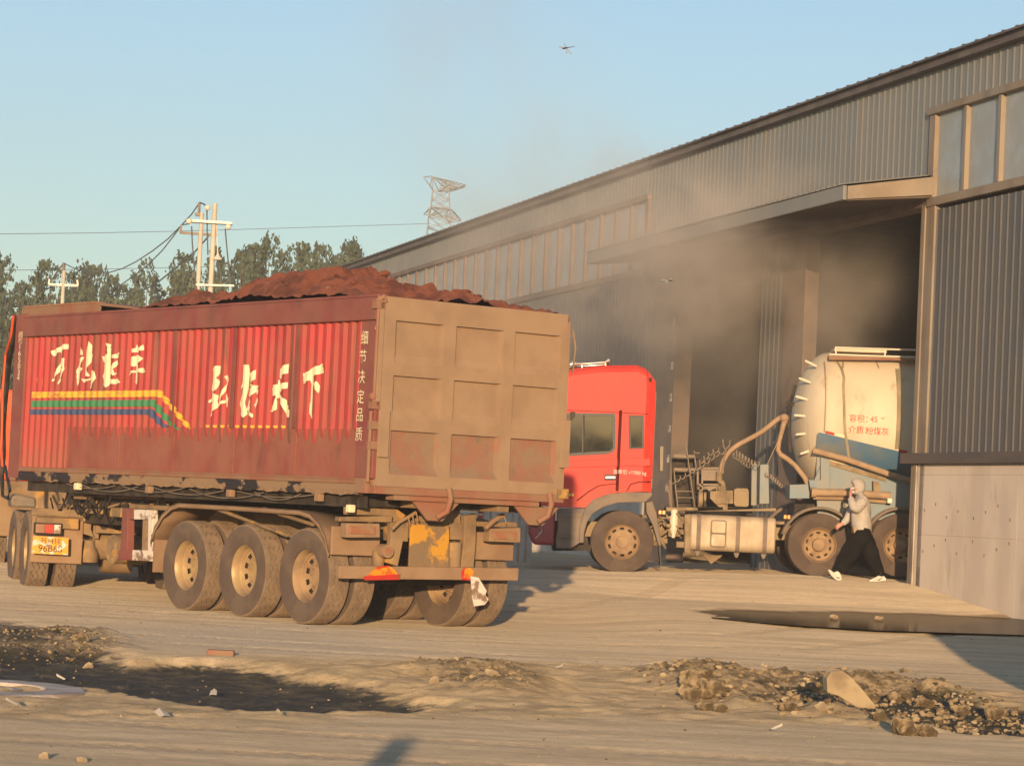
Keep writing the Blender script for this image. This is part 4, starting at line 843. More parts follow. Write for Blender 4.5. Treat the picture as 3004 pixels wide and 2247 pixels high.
def cb2(m, name, mt, **k): return m.build(name, mt, cabo, **k)
# glazing with rubber surrounds
cb2(flat2([(0.873,3.049),(1.739,3.085),(1.760,3.043),(1.785,2.499),(1.737,2.431),(1.630,2.395),(0.907,2.324)], -.012, .0), 'window_seal', M['black'])
cb2(flat2([(0.876,3.003),(1.202,3.019),(1.230,2.407),(0.905,2.368)], -.020, -.013), 'side_window', M['glass'], bevel=.003)
cb2(flat2([(1.238,3.020),(1.714,3.038),(1.741,2.504),(1.688,2.453),(1.266,2.409)], -.020, -.013), 'side_window', M['glass'], bevel=.003)
cb2(flat2([(1.218,3.036),(1.237,3.037),(1.267,2.395),(1.247,2.394)], -.024, -.013), 'window_bar', M['dark'])
cb2(flat2([(1.982,3.065),(2.228,3.072),(2.258,2.521),(2.012,2.498)], -.012, .0), 'window_seal', M['black'], bevel=.01)
cb2(flat2([(2.012,3.037),(2.203,3.042),(2.230,2.544),(2.040,2.525)], -.020, -.013), 'side_window', M['glass'], bevel=.006)
m = MB(); z7l = [(1.813,3.142),(1.875,1.785)]; m.box(z7l[1][0]-.006, z7l[0][0]+.004, -.004, .0, z7l[1][1], z7l[0][1])
a_, b_ = [(0.871,3.102),(2.297,3.160)]; m.box(a_[0], b_[0], -.004, .0, a_[1]-.006, a_[1]+.004)
m.prism([(1.996,1.791),(2.063,1.920),(2.206,1.963),(2.394,1.979),(2.394,1.964),(2.211,1.948),(2.073,1.905),(2.015,1.792)], -.004, 0); m.prism([(1.170,1.599),(1.368,1.766),(1.533,1.870),(1.845,1.921),(1.845,1.909),(1.538,1.856),(1.379,1.752),(1.188,1.588)], -.004, 0)
cb2(m, 'door_seam', M['seam'])
m = MB(); m.prism([(0.984,2.236),(1.826,2.339),(1.832,2.199),(0.988,2.135)], -.016, -.0); m.prism([(1.869,2.341),(2.372,2.355),(2.378,2.229),(1.876,2.201)], -.016, 0); cb2(m, 'door_crease', M['red_cab'], bevel=.015, seg=3)
m = MB(); m.prism([(1.621,2.056),(1.809,2.065),(1.814,1.966),(1.625,1.957)], -.014, 0); ho = cb2(m, 'door_handle', M['black'], bevel=.008)
m = MB(); m.prism([(1.642,2.020),(1.801,2.028),(1.803,1.999),(1.643,1.992)], -.03, -.015); m.build('handle_bar', M['chrome'], ho, bevel=.004)
m = MB(); m.prism([(1.032,1.714),(1.129,1.718),(1.131,1.658),(1.023,1.653)], -.03, 0); cb2(m, 'side_lamp', M['amber'], bevel=.01)
ct_ = (2.071,2.104)
ft = lambda u, z: (u, -.006, z)
for s_, dx_ in (('准牵引', -.17), ('40000 kg', .12)): paint(fix_tris(text_tris(s_), .085, ct_[0]+dx_-.02, ct_[1], sx=.95), ft, .003).build('door_lettering', M['white_paint'], cabo)
m = MB(); m.prism([(0.998,3.079),(1.078,3.078),(1.081,3.010),(1.036,2.940),(1.004,2.946)], -.09, 0); cb2(m, 'mirror_arm', M['dark'], bevel=.01)
m = MB(); hp = [(2.297,3.693),(2.346,3.691)]; m.box(hp[0][0], hp[1][0], .0, .06, hp[0][1]-.04, hp[0][1]+.02); cb2(m, 'roof_bracket', M['dark'])
m = MB(); m.prism([(2.541,2.576),(2.604,2.579),(2.613,2.163),(2.560,2.161)], .3, .5); m.prism([(2.30, 1.85), (2.44, 1.85), (2.44, 3.5), (2.43, 3.5)], .2, 2.3); cb2(m, 'rear_trim', M['trim'], bevel=.02)
for tr in list(cabo.children): tr.location = (0, 0, 0)
# roof horns
m = MB(); h = [(0.968,3.878),(1.015,3.904),(1.088,3.903),(1.269,3.916),(1.559,3.950),(1.606,3.981),(1.630,3.987)]
m.tube([(x, .35, z) for x, z in h], [.05, .055, .025, .02, .022, .04, .045], 12)
m.tube([(x, .75, z-.02) for x, z in h], [.05, .055, .025, .02, .022, .04, .045], 12)
a_, b_ = [(1.161,3.899),(1.189,3.816)]; m.tube([(a_[0], .35, a_[1]), (b_[0], .35, b_[1]-.05)], .01, 6); a_, b_ = [(1.559,3.942),(1.586,3.878)]; m.tube([(a_[0], .35, a_[1]), (b_[0], .35, b_[1]-.05)], .01, 6)
cb2(m, 'roof_horn', M['chrome'], smooth=True)
# arches, steps, bumper
m = flat2([(1.244,0.891),(1.246,1.156),(1.321,1.474),(1.447,1.625),(1.684,1.728),(1.996,1.779),(2.431,1.794),(2.434,1.732),(2.323,1.625),(1.860,1.591),(1.622,1.507),(1.458,1.393),(1.368,1.247),(1.332,1.088),(1.326,0.895)], -.035, .28); tb(m, 'wheel_arch', M['grey_pl'], bevel=.015)
m = flat2([(2.335,1.613),(2.442,1.647),(2.524,1.434),(2.623,0.903),(2.582,0.901),(2.468,1.238),(2.350,1.450)], -.02, .3); tb(m, 'wheel_arch', M['grey_pl'], bevel=.012)
m = flat2([(2.580,0.894),(2.616,0.895),(2.645,0.583),(2.621,0.582)], .0, .28); tb(m, 'mud_flap', M['rubber'])
m = flat2([(0.863,1.452),(1.345,1.475),(1.277,1.230),(1.256,0.940),(1.315,0.930),(1.123,0.789),(0.873,0.777),(0.851,0.921),(0.879,1.115)], .02, .5); so = tb(m, 'cab_step', M['grey_pl'], bevel=.02)
m = MB(); m.prism([(0.880,1.351),(1.256,1.369),(1.257,1.340),(0.881,1.327)], -.01, .02); m.prism([(0.933,0.985),(1.222,0.994),(1.223,0.972),(0.934,0.963)], -.01, .02); m.build('step_edge', M['metal_grey'], so)
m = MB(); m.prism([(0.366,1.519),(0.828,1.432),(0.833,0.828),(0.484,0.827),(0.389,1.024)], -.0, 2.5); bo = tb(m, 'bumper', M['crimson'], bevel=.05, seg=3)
m = MB(); m.prism([(0.357,1.534),(0.575,1.529),(0.614,1.360),(0.533,1.108),(0.391,1.140)], -.012, .5); m.build('headlamp', M['glass'], bo, bevel=.01)
m = MB(); m.tube([(x, -.02, z) for x, z in [(0.562,1.259),(0.614,1.220),(0.614,1.052),(0.548,1.016)]], .009, 5); m.tube([(x, -.02, z) for x, z in [(0.622,1.053),(0.511,0.930)]], .007, 5); m.build('lamp_trim', M['chrome'], bo)
m = flat2([(0.818,0.967),(1.391,0.994),(1.441,0.764),(0.829,0.735)], .3, 2.2); tb(m, 'underbody', M['dark'])
# frame and gear behind the cab
m = MB()
for y in (.78, 1.64): m.prism([(.8, .98), (7.3, 1.17), (7.3, 1.42), (.8, 1.24)], y, y+.08)
m.box(2.3, 4.7, .3, 2.2, 1.36, 1.41); m.box(2.5, 2.6, .3, .8, .9, 1.4)
for x, z in ((1.97, .94), (5.27, 1.045), (6.64, 1.10)): m.tube([(x, .4, z), (x, 2.1, z)], .08, 10)
tb(m, 'frame_rail', M['mud_mach'], bevel=.008)
def rr(x0, x1, z0, z1, r, n=5): return arc(x1-r, z1-r, r, 0, 90, n)+arc(x0+r, z1-r, r, 90, 180, n)+arc(x0+r, z0+r, r, 180, 270, n)+arc(x1-r, z0+r, r, 270, 360, n)
q = [(3.101,1.464),(4.531,0.860)]; xa, xb, zb_, zt2 = q[0][0], q[1][0], q[1][1], q[0][1]
m = MB(); m.prism(rr(.0, .66, zb_, zt2, .13), xa, xb, 'yz'); ftk = tb(m, 'fuel_tank', M['alu'], smooth=True, angle=40, bevel=.03)
m = MB()
for px in (418, 730, 945):
    x = (px-352)/(1030-352)*(xb-xa)+xa
    m.prism(rr(-.012, .672, zb_-.012, zt2+.012, .14), x-.035, x+.035, 'yz'); m.prism([(x-.05, zb_-.01), (x+.05, zb_-.01), (x+.02, zb_-.09), (x-.02, zb_-.09)], .1, .2)
m.split('tank_band', M['grey_pl'], ftk, bevel=.004)
m = MB(); m.prism([(3.375,0.785),(3.696,0.790),(3.606,0.713),(3.506,0.636)], .5, .53); tb(m, 'mud_flap', M['mud_mach'])
q = [(3.436,1.383),(3.704,0.928)]; m = MB(); m.prism(rr(q[0][0], q[1][0], q[1][1], q[0][1], .05), -.022, .01); m.build('recess_frame', M['trim_dk'], ftk, bevel=.006)
m = MB(); x0, x1 = q[0][0]+.02, q[1][0]-.02; zm_ = (q[0][1]+q[1][1])/2; m.prism(rr(x0, x1, zm_+.015, q[0][1]-.02, .03), -.03, -.023); m.prism(rr(x0, x1, q[1][1]+.02, zm_-.012, .03), -.03, -.023); m.build('recess_plate', M['alu'], ftk, bevel=.004)
q = (4.104,1.533); m = MB(); m.lathe([(0, .07), (.05, .07), (.055, .001)], (q[0], .33, zt2+.01), 'z', 16); m.build('filler_cap', M['dark'], ftk)
m = flat2([(2.993,1.449),(3.101,1.464),(3.130,0.794),(3.022,0.809)], .05, .6); tb(m, 'tank_end', M['mud_mach'], bevel=.02)
q = [(2.829,1.514),(2.843,1.194),(2.850,1.049)]; m = MB(); m.lathe([(q[2][1], .03), (q[1][1]-.02, .06), (q[1][1], .07), (q[0][1]-.1, .07), (q[0][1]-.09, .055), (q[0][1], .06), (q[0][1]+.02, .03)], (q[0][0], .2, 0), 'z', 16); tb(m, 'air_dryer', M['pin'], smooth=True)
for w_ in ([(2.546,1.500),(2.673,1.434)], [(4.644,1.521),(4.764,1.456)]):
    m = MB(); m.box(w_[0][0]-.01, w_[1][0]+.01, -.02, .05, w_[1][1]-.01, w_[0][1]+.01); lo = tb(m, 'marker_lamp', M['dark'], bevel=.01)
    hx_ = (w_[0][0]+w_[1][0])/2
    for s_ in (0, 1): m = MB(); m.box(w_[0][0]+s_*(hx_-w_[0][0])+.006, hx_+s_*(w_[1][0]-hx_)-.006, -.035, -.021, w_[1][1], w_[0][1]); m.build('lens', M['amber'], lo, bevel=.006)
m = MB(); rs = np.random.RandomState(5)
for i in range(24):
    px, py = 60+rs.rand()*240, 1020+rs.rand()*270
    x = (px-352)/(1030-352)*(xb-xa)+xa; z = zt2-(py-985)/(1310-985)*(zt2-zb_); r = .03+.05*rs.rand()
    if i % 3: m.box(x-r, x+r, .1+.3*rs.rand(), .5, z-r*.7, z+r*.7)
    else: m.tube([(x-.1, .2, z), (x, .15, z+.08), (x+.1, .2, z-.05)], .02, 6)
tb(m, 'valve_block', M['mud_mach'], bevel=.008)
# compressor set
m = flat2([(3.421,1.863),(3.803,1.891),(3.813,1.668),(3.523,1.650),(3.426,1.739)], .25, .75)
for i in range(9):
    x = (3.518,1.764)[0]+.03*i; m.box(x, x+.012, .235, .25, (3.522,1.671)[1], (3.514,1.867)[1])
m.prism([(3.523,1.650),(3.730,1.660),(3.734,1.567),(3.651,1.563),(3.650,1.604),(3.588,1.601)], .3, .6); co_ = tb(m, 'compressor', M['mud_mach'], bevel=.012)
m = flat2([(3.819,1.912),(3.884,1.936),(4.050,1.938),(4.076,1.894),(4.083,1.645),(4.053,1.623),(3.856,1.624),(3.823,1.675)], .25, .7); tb(m, 'compressor_motor', M['mud_mach'], bevel=.03, seg=3)
q = [(3.272,1.721),(3.265,1.866)]; rad = q[1][1]-q[0][1]
m = MB(); m.lathe([(-.04, .001), (-.04, rad*.4), (-.02, rad*.9), (-.03, rad), (.04, rad), (.03, rad*.9), (.04, rad*.4), (.04, .001)], (q[0][0], .5, q[0][1]), 'x', 28); m.lathe([(.06, .001), (.06, rad*.6), (.1, rad*.6), (.1, .001)], (q[0][0], .5, q[0][1]+.04), 'x', 20); tb(m, 'pulley', M['mud_mach'], smooth=True)
m = MB(); fr = [(3.217,2.242),(3.611,2.261),(3.623,1.986),(3.230,1.967)]
for i in range(4): a_, b_ = fr[i], fr[(i+1) % 4]; m.bar((a_[0], .6, a_[1]), (b_[0], .6, b_[1]), .03)
m.prism([(3.312,2.220),(3.581,2.233),(3.589,2.047),(3.320,2.040)], .6, .62); m.bar((fr[0][0]+.08, .6, fr[0][1]), (fr[3][0]+.08, .6, fr[3][1]-.2), .03); m.bar((fr[3][0]+.05, .6, fr[3][1]-.02), (fr[3][0]+.05, .6, fr[3][1]-.18), .04); m.bar((fr[3][0], .6, fr[3][1]-.06), (fr[2][0], .6, fr[2][1]-.06), .04); m.prism([(3.324,1.941),(3.592,1.964),(3.431,1.863)], .55, .6); tb(m, 'cooler_frame', M['metal_grey'])
m = MB(); pq_ = [(3.578,2.050),(3.642,2.012),(3.666,1.941),(3.664,1.858)]; m.tube([(x, .5, z) for x, z in pq_], [.05, .05, .045, .045], 10); m.tube([(x, .5, z) for x, z in [(3.577,2.206),(3.584,2.040)]], .055, 10)
for px in (1150, 1190, 1220):
    a_ = ((3.541,1.955)[0]+(px-1150)*.00104, (3.541,1.955)[1]); m.tube([(a_[0], .4, a_[1]), (a_[0], .4, a_[1]-.1)], .012, 5)
tb(m, 'elbow_pipe', M['mud_mach'], smooth=True)
m = MB(); hp = [(3.616,2.173),(3.621,2.289),(3.644,2.384),(3.687,2.470),(3.746,2.557),(3.817,2.623),(3.918,2.696),(4.021,2.754),(4.164,2.839),(4.276,2.913),(4.378,2.996),(4.479,3.090),(4.550,3.146),(4.611,3.181)]
m.tube([(x, .55, z) for x, z in hp], .043, 12); tb(m, 'delivery_hose', M['hose'], smooth=True)
m = MB(); hp = [(4.670,3.172),(4.633,3.055),(4.607,2.928),(4.572,2.758),(4.557,2.611),(4.602,2.540),(4.720,2.472),(4.850,2.373),(4.939,2.273),(5.027,2.172),(5.083,2.070),(5.098,1.966),(5.154,1.889)]
m.tube([(x, .5, z) for x, z in hp], [.05, .045, .04, .035, .04, .043, .043, .043, .043, .045, .045, .045, .05], 12)
q = (4.639,3.160); m.ball((q[0], .5, q[1]), .075, 8); tb(m, 'delivery_hose', M['hose'], smooth=True)
m = MB(); a_, b_ = [(4.845,3.737),(4.707,3.289)]; m.bar((a_[0], .9, a_[1]), (b_[0], .6, b_[1]), .04); a_, b_ = [(4.699,3.457),(4.828,3.400)]; m.bar((a_[0], .8, a_[1]), (b_[0], .8, b_[1]), .06); a_, b_ = [(4.730,3.227),(4.757,2.599)]; m.bar((a_[0]+.0, .8, a_[1]), (b_[0]+.04, .8, b_[1]), .05); tb(m, 'hose_boom', M['dark'])
m = MB(); a_, b_ = [(4.631,2.969),(4.375,2.360)]; m.bar((a_[0], .42, a_[1]), (b_[0], .42, b_[1]), .035, .01); tb(m, 'webbing_strap', M['hose'])
m = MB()
for P_q, y in (([(2.988,2.714),(3.034,2.505),(3.083,2.234),(3.145,1.900),(3.206,1.588)], .7), ([(2.821,2.222),(2.860,1.919),(2.919,1.554)], .7), ([(3.162,2.547),(3.212,2.254)], .9)): m.tube([(x, y, z) for x, z in P_q], .012, 6)
for l in ([(2.792,2.633),(2.997,2.638)], [(2.885,1.838),(3.163,1.849)], [(2.900,1.733),(3.179,1.742)], [(2.838,2.186),(3.049,2.185)], [(3.164,2.500),(3.248,2.507)]): m.tube([(x, .7, z) for x, z in l], .011, 6)
for l, h in (([(2.818,2.441),(3.177,2.448)], .05), ([(2.838,2.215),(3.187,2.226)], .04)): m.bar((l[0][0], .9, l[0][1]), (l[1][0], .9, l[1][1]), h, h)
m.tube([(x, .5, z) for x, z in [(2.716,1.952),(2.751,1.755),(2.797,1.548)]], .012, 6); tb(m, 'ladder', M['metal_grey'], smooth=True)
m = MB(); m.prism([(4.262,2.353),(4.409,2.370),(4.448,1.699),(4.280,1.686)], .5, .9); m.prism([(4.156,2.369),(4.251,2.373),(4.271,1.659),(4.176,1.655)], .9, 1.0); co2 = tb(m, 'tool_cabinet', M['pale_blue'], bevel=.01)
m = MB(); m.prism([(2.825,2.417),(3.545,2.430),(3.643,2.117),(4.203,1.657),(2.885,1.552)], 1.5, 1.6); tb(m, 'rear_bulkhead', M['dark'])
m = MB(); m.prism([(2.690,1.558),(3.209,1.577),(3.232,1.527),(4.538,1.630),(4.541,1.578),(2.693,1.491)], .2, .9); tb(m, 'deck_plate', M['mud_mach'], bevel=.006)
def helix(path, r, pitch):
    L = [0]; P = [Vector(p) for p in path]
    for i in range(1, len(P)): L.append(L[-1]+(P[i]-P[i-1]).length)
    out = []; n = int(L[-1]/pitch*10)
    for i in range(n+1):
        s_ = L[-1]*i/n; k = max(j for j in range(len(L)) if L[j] <= s_+1e-9); k = min(k, len(P)-2); t = (s_-L[k])/(L[k+1]-L[k])
        p = P[k].lerp(P[k+1], t); a = 2*PI*s_/pitch; out.append((p.x+r*.6*math.cos(a), p.y+r*math.cos(a+.5), p.z+r*math.sin(a)))
    return out
for Pq, r, p_, y in (([(2.714,1.972),(2.817,1.998),(2.950,2.077),(3.092,2.167),(3.194,2.235),(3.295,2.313),(3.396,2.391),(3.497,2.479),(3.620,2.537)], .035, .098, .4), ([(3.225,2.323),(3.326,2.412),(3.447,2.533),(3.571,2.581)], .04, .10, .6), ([(3.839,2.537),(3.914,2.499),(4.022,2.431),(4.129,2.373),(4.235,2.347)], .045, .06, .4), ([(3.805,2.498),(3.913,2.440),(4.021,2.361),(4.107,2.313)], .04, .055, .6), ([(4.346,2.195),(4.452,2.159),(4.560,2.070),(4.647,1.990)], .035, .05, .4)):
    m = MB(); m.tube(helix([(x, y, z) for x, z in Pq], r, p_), .0065, 5); tb(m, 'coiled_air_line', M['coil'], smooth=True)
m = MB(); 
for l in ([(3.613,2.749),(3.629,2.634),(3.663,2.573),(3.665,2.510)], [(3.739,2.744),(3.728,2.639),(3.678,2.595),(3.665,2.531)]): m.tube([(x, .5, z) for x, z in l], .016, 7)
m.tube([(x, .5, z) for x, z in [(3.665,2.510),(3.621,2.215)]], .014, 6); tb(m, 'line_hanger', M['metal_grey'], smooth=True)
# rear mudguards
def fend(c, r, a0, a1, y0, y1, cen):
    m = MB(); pts = [(cen[0]+r*math.cos(R(a)), cen[1]+r*math.sin(R(a))) for a in np.linspace(a0, a1, 16)]
    m.sweep([[(x, y0, z), (x, y1, z)] for x, z in pts]); m.sweep([[(x, y0, z), (x+(cen[0]-x)*.07, y0, z+(cen[1]-z)*.07)] for x, z in pts])
    o = tb(m, 'mudguard', M['grey_pl'], smooth=True); s_ = o.modifiers.new('thickness', 'SOLIDIFY'); s_.thickness = .01
fend(None, .66, 20, 165, .0, .62, (5.27, 1.03)); fend(None, .66, 20, 165, .0, .62, (6.66, 1.09)); fend(None, .70, 95, 160, 1.8, 2.4, (5.15, 1.05))
# ---------------------------------------------------------------- tank trailer
TK = thing('tank_trailer', 'cream powder tank trailer with blue lower band backed into the warehouse doorway', 'tanker', (5.6, 46.0, .5)); kb = shiftbuild(TK, (-5.6, 0, -.5))
ZC, RT, YC = 3.16, 1.19, 1.25
m = MB(); pr = [(4.845+.60*(1-math.cos(R(a))), RT*math.sin(R(a))) for a in np.linspace(1, 88, 16)]+[(5.55, RT), (7.2, RT), (13.2, RT), (13.8, .9), (14., .01)]
m.lathe(pr, (0, YC, ZC), 'x', 72); tko = kb(m, 'tank', M['tank'], smooth=True, angle=30)
cyl = lambda d: (lambda x, z: (x, YC-math.sqrt(max(.0001, (RT+d)**2-(z-ZC)**2)), z))
def kp(polys, name, mt, d=.006, step=.02, par=None):
    out = []                                            # split tall columns so the paint follows the curve
    m = MB(); s_ = cyl(d)
    for a, b, lo, hi in scan(polys, step):
        k = max(1, int((hi-lo)/.06))
        for i in range(k):
            p, q = lo+(hi-lo)*i/k, lo+(hi-lo)*(i+1)/k; m.add([s_(a, p), s_(b, p), s_(b, q), s_(a, q)], [(0, 1, 2, 3)])
    return kb(m, name, mt)
blue = [(5.176,2.934),(6.433,2.702),(6.756,2.645),(8.137,2.396)]
bl2 = [(5.144,2.592),(6.464,2.289),(8.172,1.961)]
kp([blue+bl2[::-1]], 'blue_band', M['tank_blue'], d=.012)
rt_ = [(5.299,2.965),(5.446,2.936),(5.448,2.893),(5.301,2.921)]; kp([rt_], 'reflective_tape', M['tape_red'], d=.02, step=.01); kp([[(5.449,2.936),(5.630,2.905),(5.632,2.858),(5.451,2.891)]], 'reflective_tape', M['cream'], d=.02, step=.01); kp([[(6.557,2.715),(6.696,2.690),(6.698,2.642),(6.559,2.669)]], 'reflective_tape', M['tape_red'], d=.02, step=.01)
for s_, (px, py), sz in (('容积：', (5.883,3.184), .25), ('45', (6.102,3.187), .24), ('m³', (6.255,3.216), .12), ('介质：', (5.876,2.994), .25), ('粉煤灰', (6.167,2.986), .25)):
    kp(fix_tris(text_tris(s_), sz*.56, px, py, sx=.95), 'painted_lettering', M['red_ink'], d=.008, step=.006)
m = MB(); st_ = [(5.499,4.179),(5.571,4.022),(5.596,3.877),(5.579,3.730),(5.591,3.439),(5.603,3.148),(5.631,2.931),(5.666,2.787),(5.728,2.528),(5.772,2.341)]
sy = cyl(.03); m.sweep([[sy(x-.022, z), sy(x+.022, z)] for x, z in st_]); o = kb(m, 'webbing_strap', M['strap'])
m = MB(); st_ = [(5.608,4.184),(5.584,4.051)]; m.sweep([[sy(x-.015, z), sy(x+.015, z)] for x, z in st_]); st_ = [(6.167,4.232),(6.202,4.081)]; m.sweep([[sy(x-.01, z), sy(x+.01, z)] for x, z in st_]); kb(m, 'webbing_strap', M['strap'])
m = MB(); pq_ = [(5.105,2.623),(5.641,2.510),(6.451,2.272),(7.846,1.945)]; m.tube([(x, .10, z) for x, z in pq_], .05, 10); kb(m, 'discharge_pipe', M['hose'], smooth=True)
m = MB(); m.prism([(5.197,2.551),(6.789,2.203),(6.875,1.535),(5.257,1.459),(5.201,2.113)], .32, .40); m.prism([(5.251,2.525),(5.409,2.484),(5.431,1.960),(5.275,1.952)], .22, .32); m.prism([(5.069,2.130),(5.278,2.136),(5.285,1.953),(5.108,1.944)], .22, .3); m.prism([(4.740,2.031),(5.052,2.056),(5.082,1.818),(4.745,1.798)], .1, .8); m.prism([(5.163,2.130),(5.251,2.368),(5.261,2.135)], .24, .31)
kb(m, 'support_frame', M['pale_blue'], bevel=.008)
m = MB(); m.prism([(5.410,2.470),(6.379,2.234),(6.382,2.161),(5.413,2.397)], .28, .32); m.prism([(6.140,2.159),(6.244,2.143),(6.275,1.895),(6.161,1.889)], .1, .3); kb(m, 'support_frame', M['mud_mach'])
m = MB(); pq_ = [(5.130,1.920),(5.691,1.940),(6.441,1.923)]; m.tube([(x, .12, z) for x, z in pq_], .065, 12); m.tube([(pq_[0][0]-.02, .12, pq_[0][1]), (pq_[0][0]+.06, .12, pq_[0][1])], .085, 12); m.tube([(x, .2, z) for x, z in [(5.154,1.831),(5.612,1.843),(6.424,1.819)]], .03, 6); kb(m, 'air_pipe', M['hose'], smooth=True)
m = MB(); m.prism([(4.9, 1.50), (13, 1.72), (13, 1.95), (4.9, 1.72)], .7, 1.8); kb(m, 'tank_chassis', M['dark'])
m = MB(); q = [(6.377,1.883),(6.457,1.799)]; m.box(q[0][0], q[1][0], .0, .1, q[1][1], q[0][1]); kb(m, 'side_lamp', M['pin'], bevel=.01)
for (px, py), dz in zip([(5.051,4.106),(4.960,3.815),(4.914,3.514),(4.905,3.212),(4.948,2.903),(5.038,2.603)], (-.045, -.035, -.025, -.005, .015, .04)):
    m = MB(); L = .105; m.tube([(px-L, .5, py-dz), (px-L*.8, .5, py-dz*.8), (px, .5, py), (px+L*.8, .5, py+dz*.8), (px+L, .5, py+dz)], [.008, .02, .024, .02, .012], 8); kb(m, 'clamp_pin', M['pin'], smooth=True)
m = MB()
for l in ([(5.455,4.400),(6.464,4.414),(8.127,4.449)], [(5.364,4.278),(6.469,4.293),(8.133,4.316)]): m.tube([(x, .55, z) for x, z in l], .017, 7)
for l in ([(5.462,4.401),(5.479,4.283)], [(6.309,4.410),(6.309,4.292)]): m.tube([(x, .55, z) for x, z in l], .013, 6)
kb(m, 'walkway_rail', M['pin'], smooth=True)
m = MB(); m.prism([(5.342,4.244),(6.442,4.257),(8.098,4.289),(8.100,4.238),(6.443,4.225),(5.345,4.179)], .42, .62); kb(m, 'walkway', M['rust_base'])
m = MB(); m.prism([(5.491,4.420),(5.608,4.433),(6.374,4.451),(6.404,4.441),(6.407,4.360),(5.494,4.353)], 1.0, 1.6); kb(m, 'manhole_hatch', M['tank'], bevel=.03)
q = [(6.501,4.085),(6.578,2.716)]; m = MB()
n_ = 20; m.sweep([[cyl(.02)(q[0][0]-.02, q[1][1]+(q[0][1]-q[1][1])*i/n_), cyl(.02)(q[0][0]+.05, q[1][1]+(q[0][1]-q[1][1])*i/n_)] for i in range(n_+1)]); kb(m, 'tank_seam', M['strap'])
q = [(5.278,4.159),(5.271,2.946)]; m = MB(); m.sweep([[cyl(.008)(q[0][0]+(q[1][0]-q[0][0])*i/n_, q[0][1]+(q[1][1]-q[0][1])*i/n_), cyl(.008)(q[0][0]+(q[1][0]-q[0][0])*i/n_+.02, q[0][1]+(q[1][1]-q[0][1])*i/n_)] for i in range(n_+1)]); kb(m, 'tank_seam', M['strap'])
m = MB()
for y in (.2, 1.3): m.box(12.0, 12.1, y, y+1, .5, 1.9); m.box(7.6, 7.75, y+.2, y+.35, .5, 1.9)
kb(m, 'landing_leg', M['dark'])

# ---------------------------------------------------------------- person walking past the tanker (faces -x)
M['skin'] = mat('reddish_skin', (.62,.28,.19), (.55,.24,.16), 9, rough=.55)  # plain reddish skin colour with slight random variation
M['jacket'] = mat('pale_grey_jacket', (.50,.45,.38), (.42,.37,.31), 5, rough=.85, bump=.6, bscale=11)
M['trouser'] = mat('black_trousers', (.008,.007,.007), (.014,.012,.011), 5, rough=.95, bump=.9, bscale=7, spec=.08)
M['shoe'] = mat('white_trainer', (.72,.66,.56), (.60,.52,.42), 14, rough=.6)
M['mask'] = mat('white_face_mask', (.78,.74,.68), rough=.7)
def yp(y): return y
PEX, PEY = (5.855,0.535)[0], 45.0
PEZ = zg(PEX, PEY)
PE = thing('person', 'person in pale hooded jacket, white face mask and black trousers walking with hand to mouth', 'person', (PEX, PEY, PEZ))
ZF = (6.057,0.524)[1]
def pp(pts, y):
    r = []
    for i, (x, z) in enumerate(pts): r.append(Vector((x-PEX, (y[i] if isinstance(y, (list, tuple)) else y), z-ZF)))
    return r
def skin(name, chains, mt, parent, root=0, sub_=2):
    """chains: list of (points, radii); the first point of a later chain may coincide with an earlier point"""
    vs = []; rd = []; ed = []; key = {}
    for pts, rs_ in chains:
        prev = None
        for p, r in zip(pts, rs_):
            k = tuple(round(c, 4) for c in p)
            if k not in key: key[k] = len(vs); vs.append(tuple(p)); rd.append(r)
            i = key[k]
            if prev is not None and prev != i: ed.append((prev, i))
            prev = i
    me = bpy.data.meshes.new(name); me.from_pydata(vs, ed, []); o = bpy.data.objects.new(name, me); COL.objects.link(o); o.parent = parent
    s_ = o.modifiers.new('skin', 'SKIN'); s_.use_smooth_shade = True
    for i, r in enumerate(rd): me.skin_vertices[0].data[i].radius = (r, r) if not isinstance(r, tuple) else r
    me.skin_vertices[0].data[root].use_root = True
    q = o.modifiers.new('subdivision', 'SUBSURF'); q.levels = sub_; q.render_levels = sub_
    me.materials.append(mt); return o
sp = pp([(5.848,1.290),(5.841,1.455),(5.829,1.620),(5.814,1.773),(5.801,1.855),(5.777,1.924),(5.760,1.977)], 0)
hd = pp([(5.746,2.023),(5.731,2.058),(5.729,2.105),(5.736,2.135)], 0)
lN = pp([(5.807,1.264),(5.614,0.948),(5.461,0.635)], [-.09, -.10, -.09]); lF = pp([(5.884,1.268),(6.038,0.980),(6.188,0.645)], [.09, .10, .09])
aN = pp([(5.819,1.850),(5.696,1.667),(5.638,1.776),(5.608,1.881)], [-.17, -.25, -.23, -.17]); aF = pp([(5.795,1.848),(5.674,1.624),(5.602,1.503),(5.534,1.434)], [.17, .22, .20, .16])
ch = [(sp, [.11, .105, .105, .10, .07, .05, .05]), ([sp[-1]]+hd, [.05, .07, .088, .09, .06]),
      ([sp[0]]+lN, [.13, .09, .062, .042]), ([sp[0]]+lF, [.13, .09, .062, .042]),
      ([sp[4]]+aN, [.06, .045, .035, .034, .028]), ([sp[4]]+aF, [.09, .045, .035, .034, .028])]
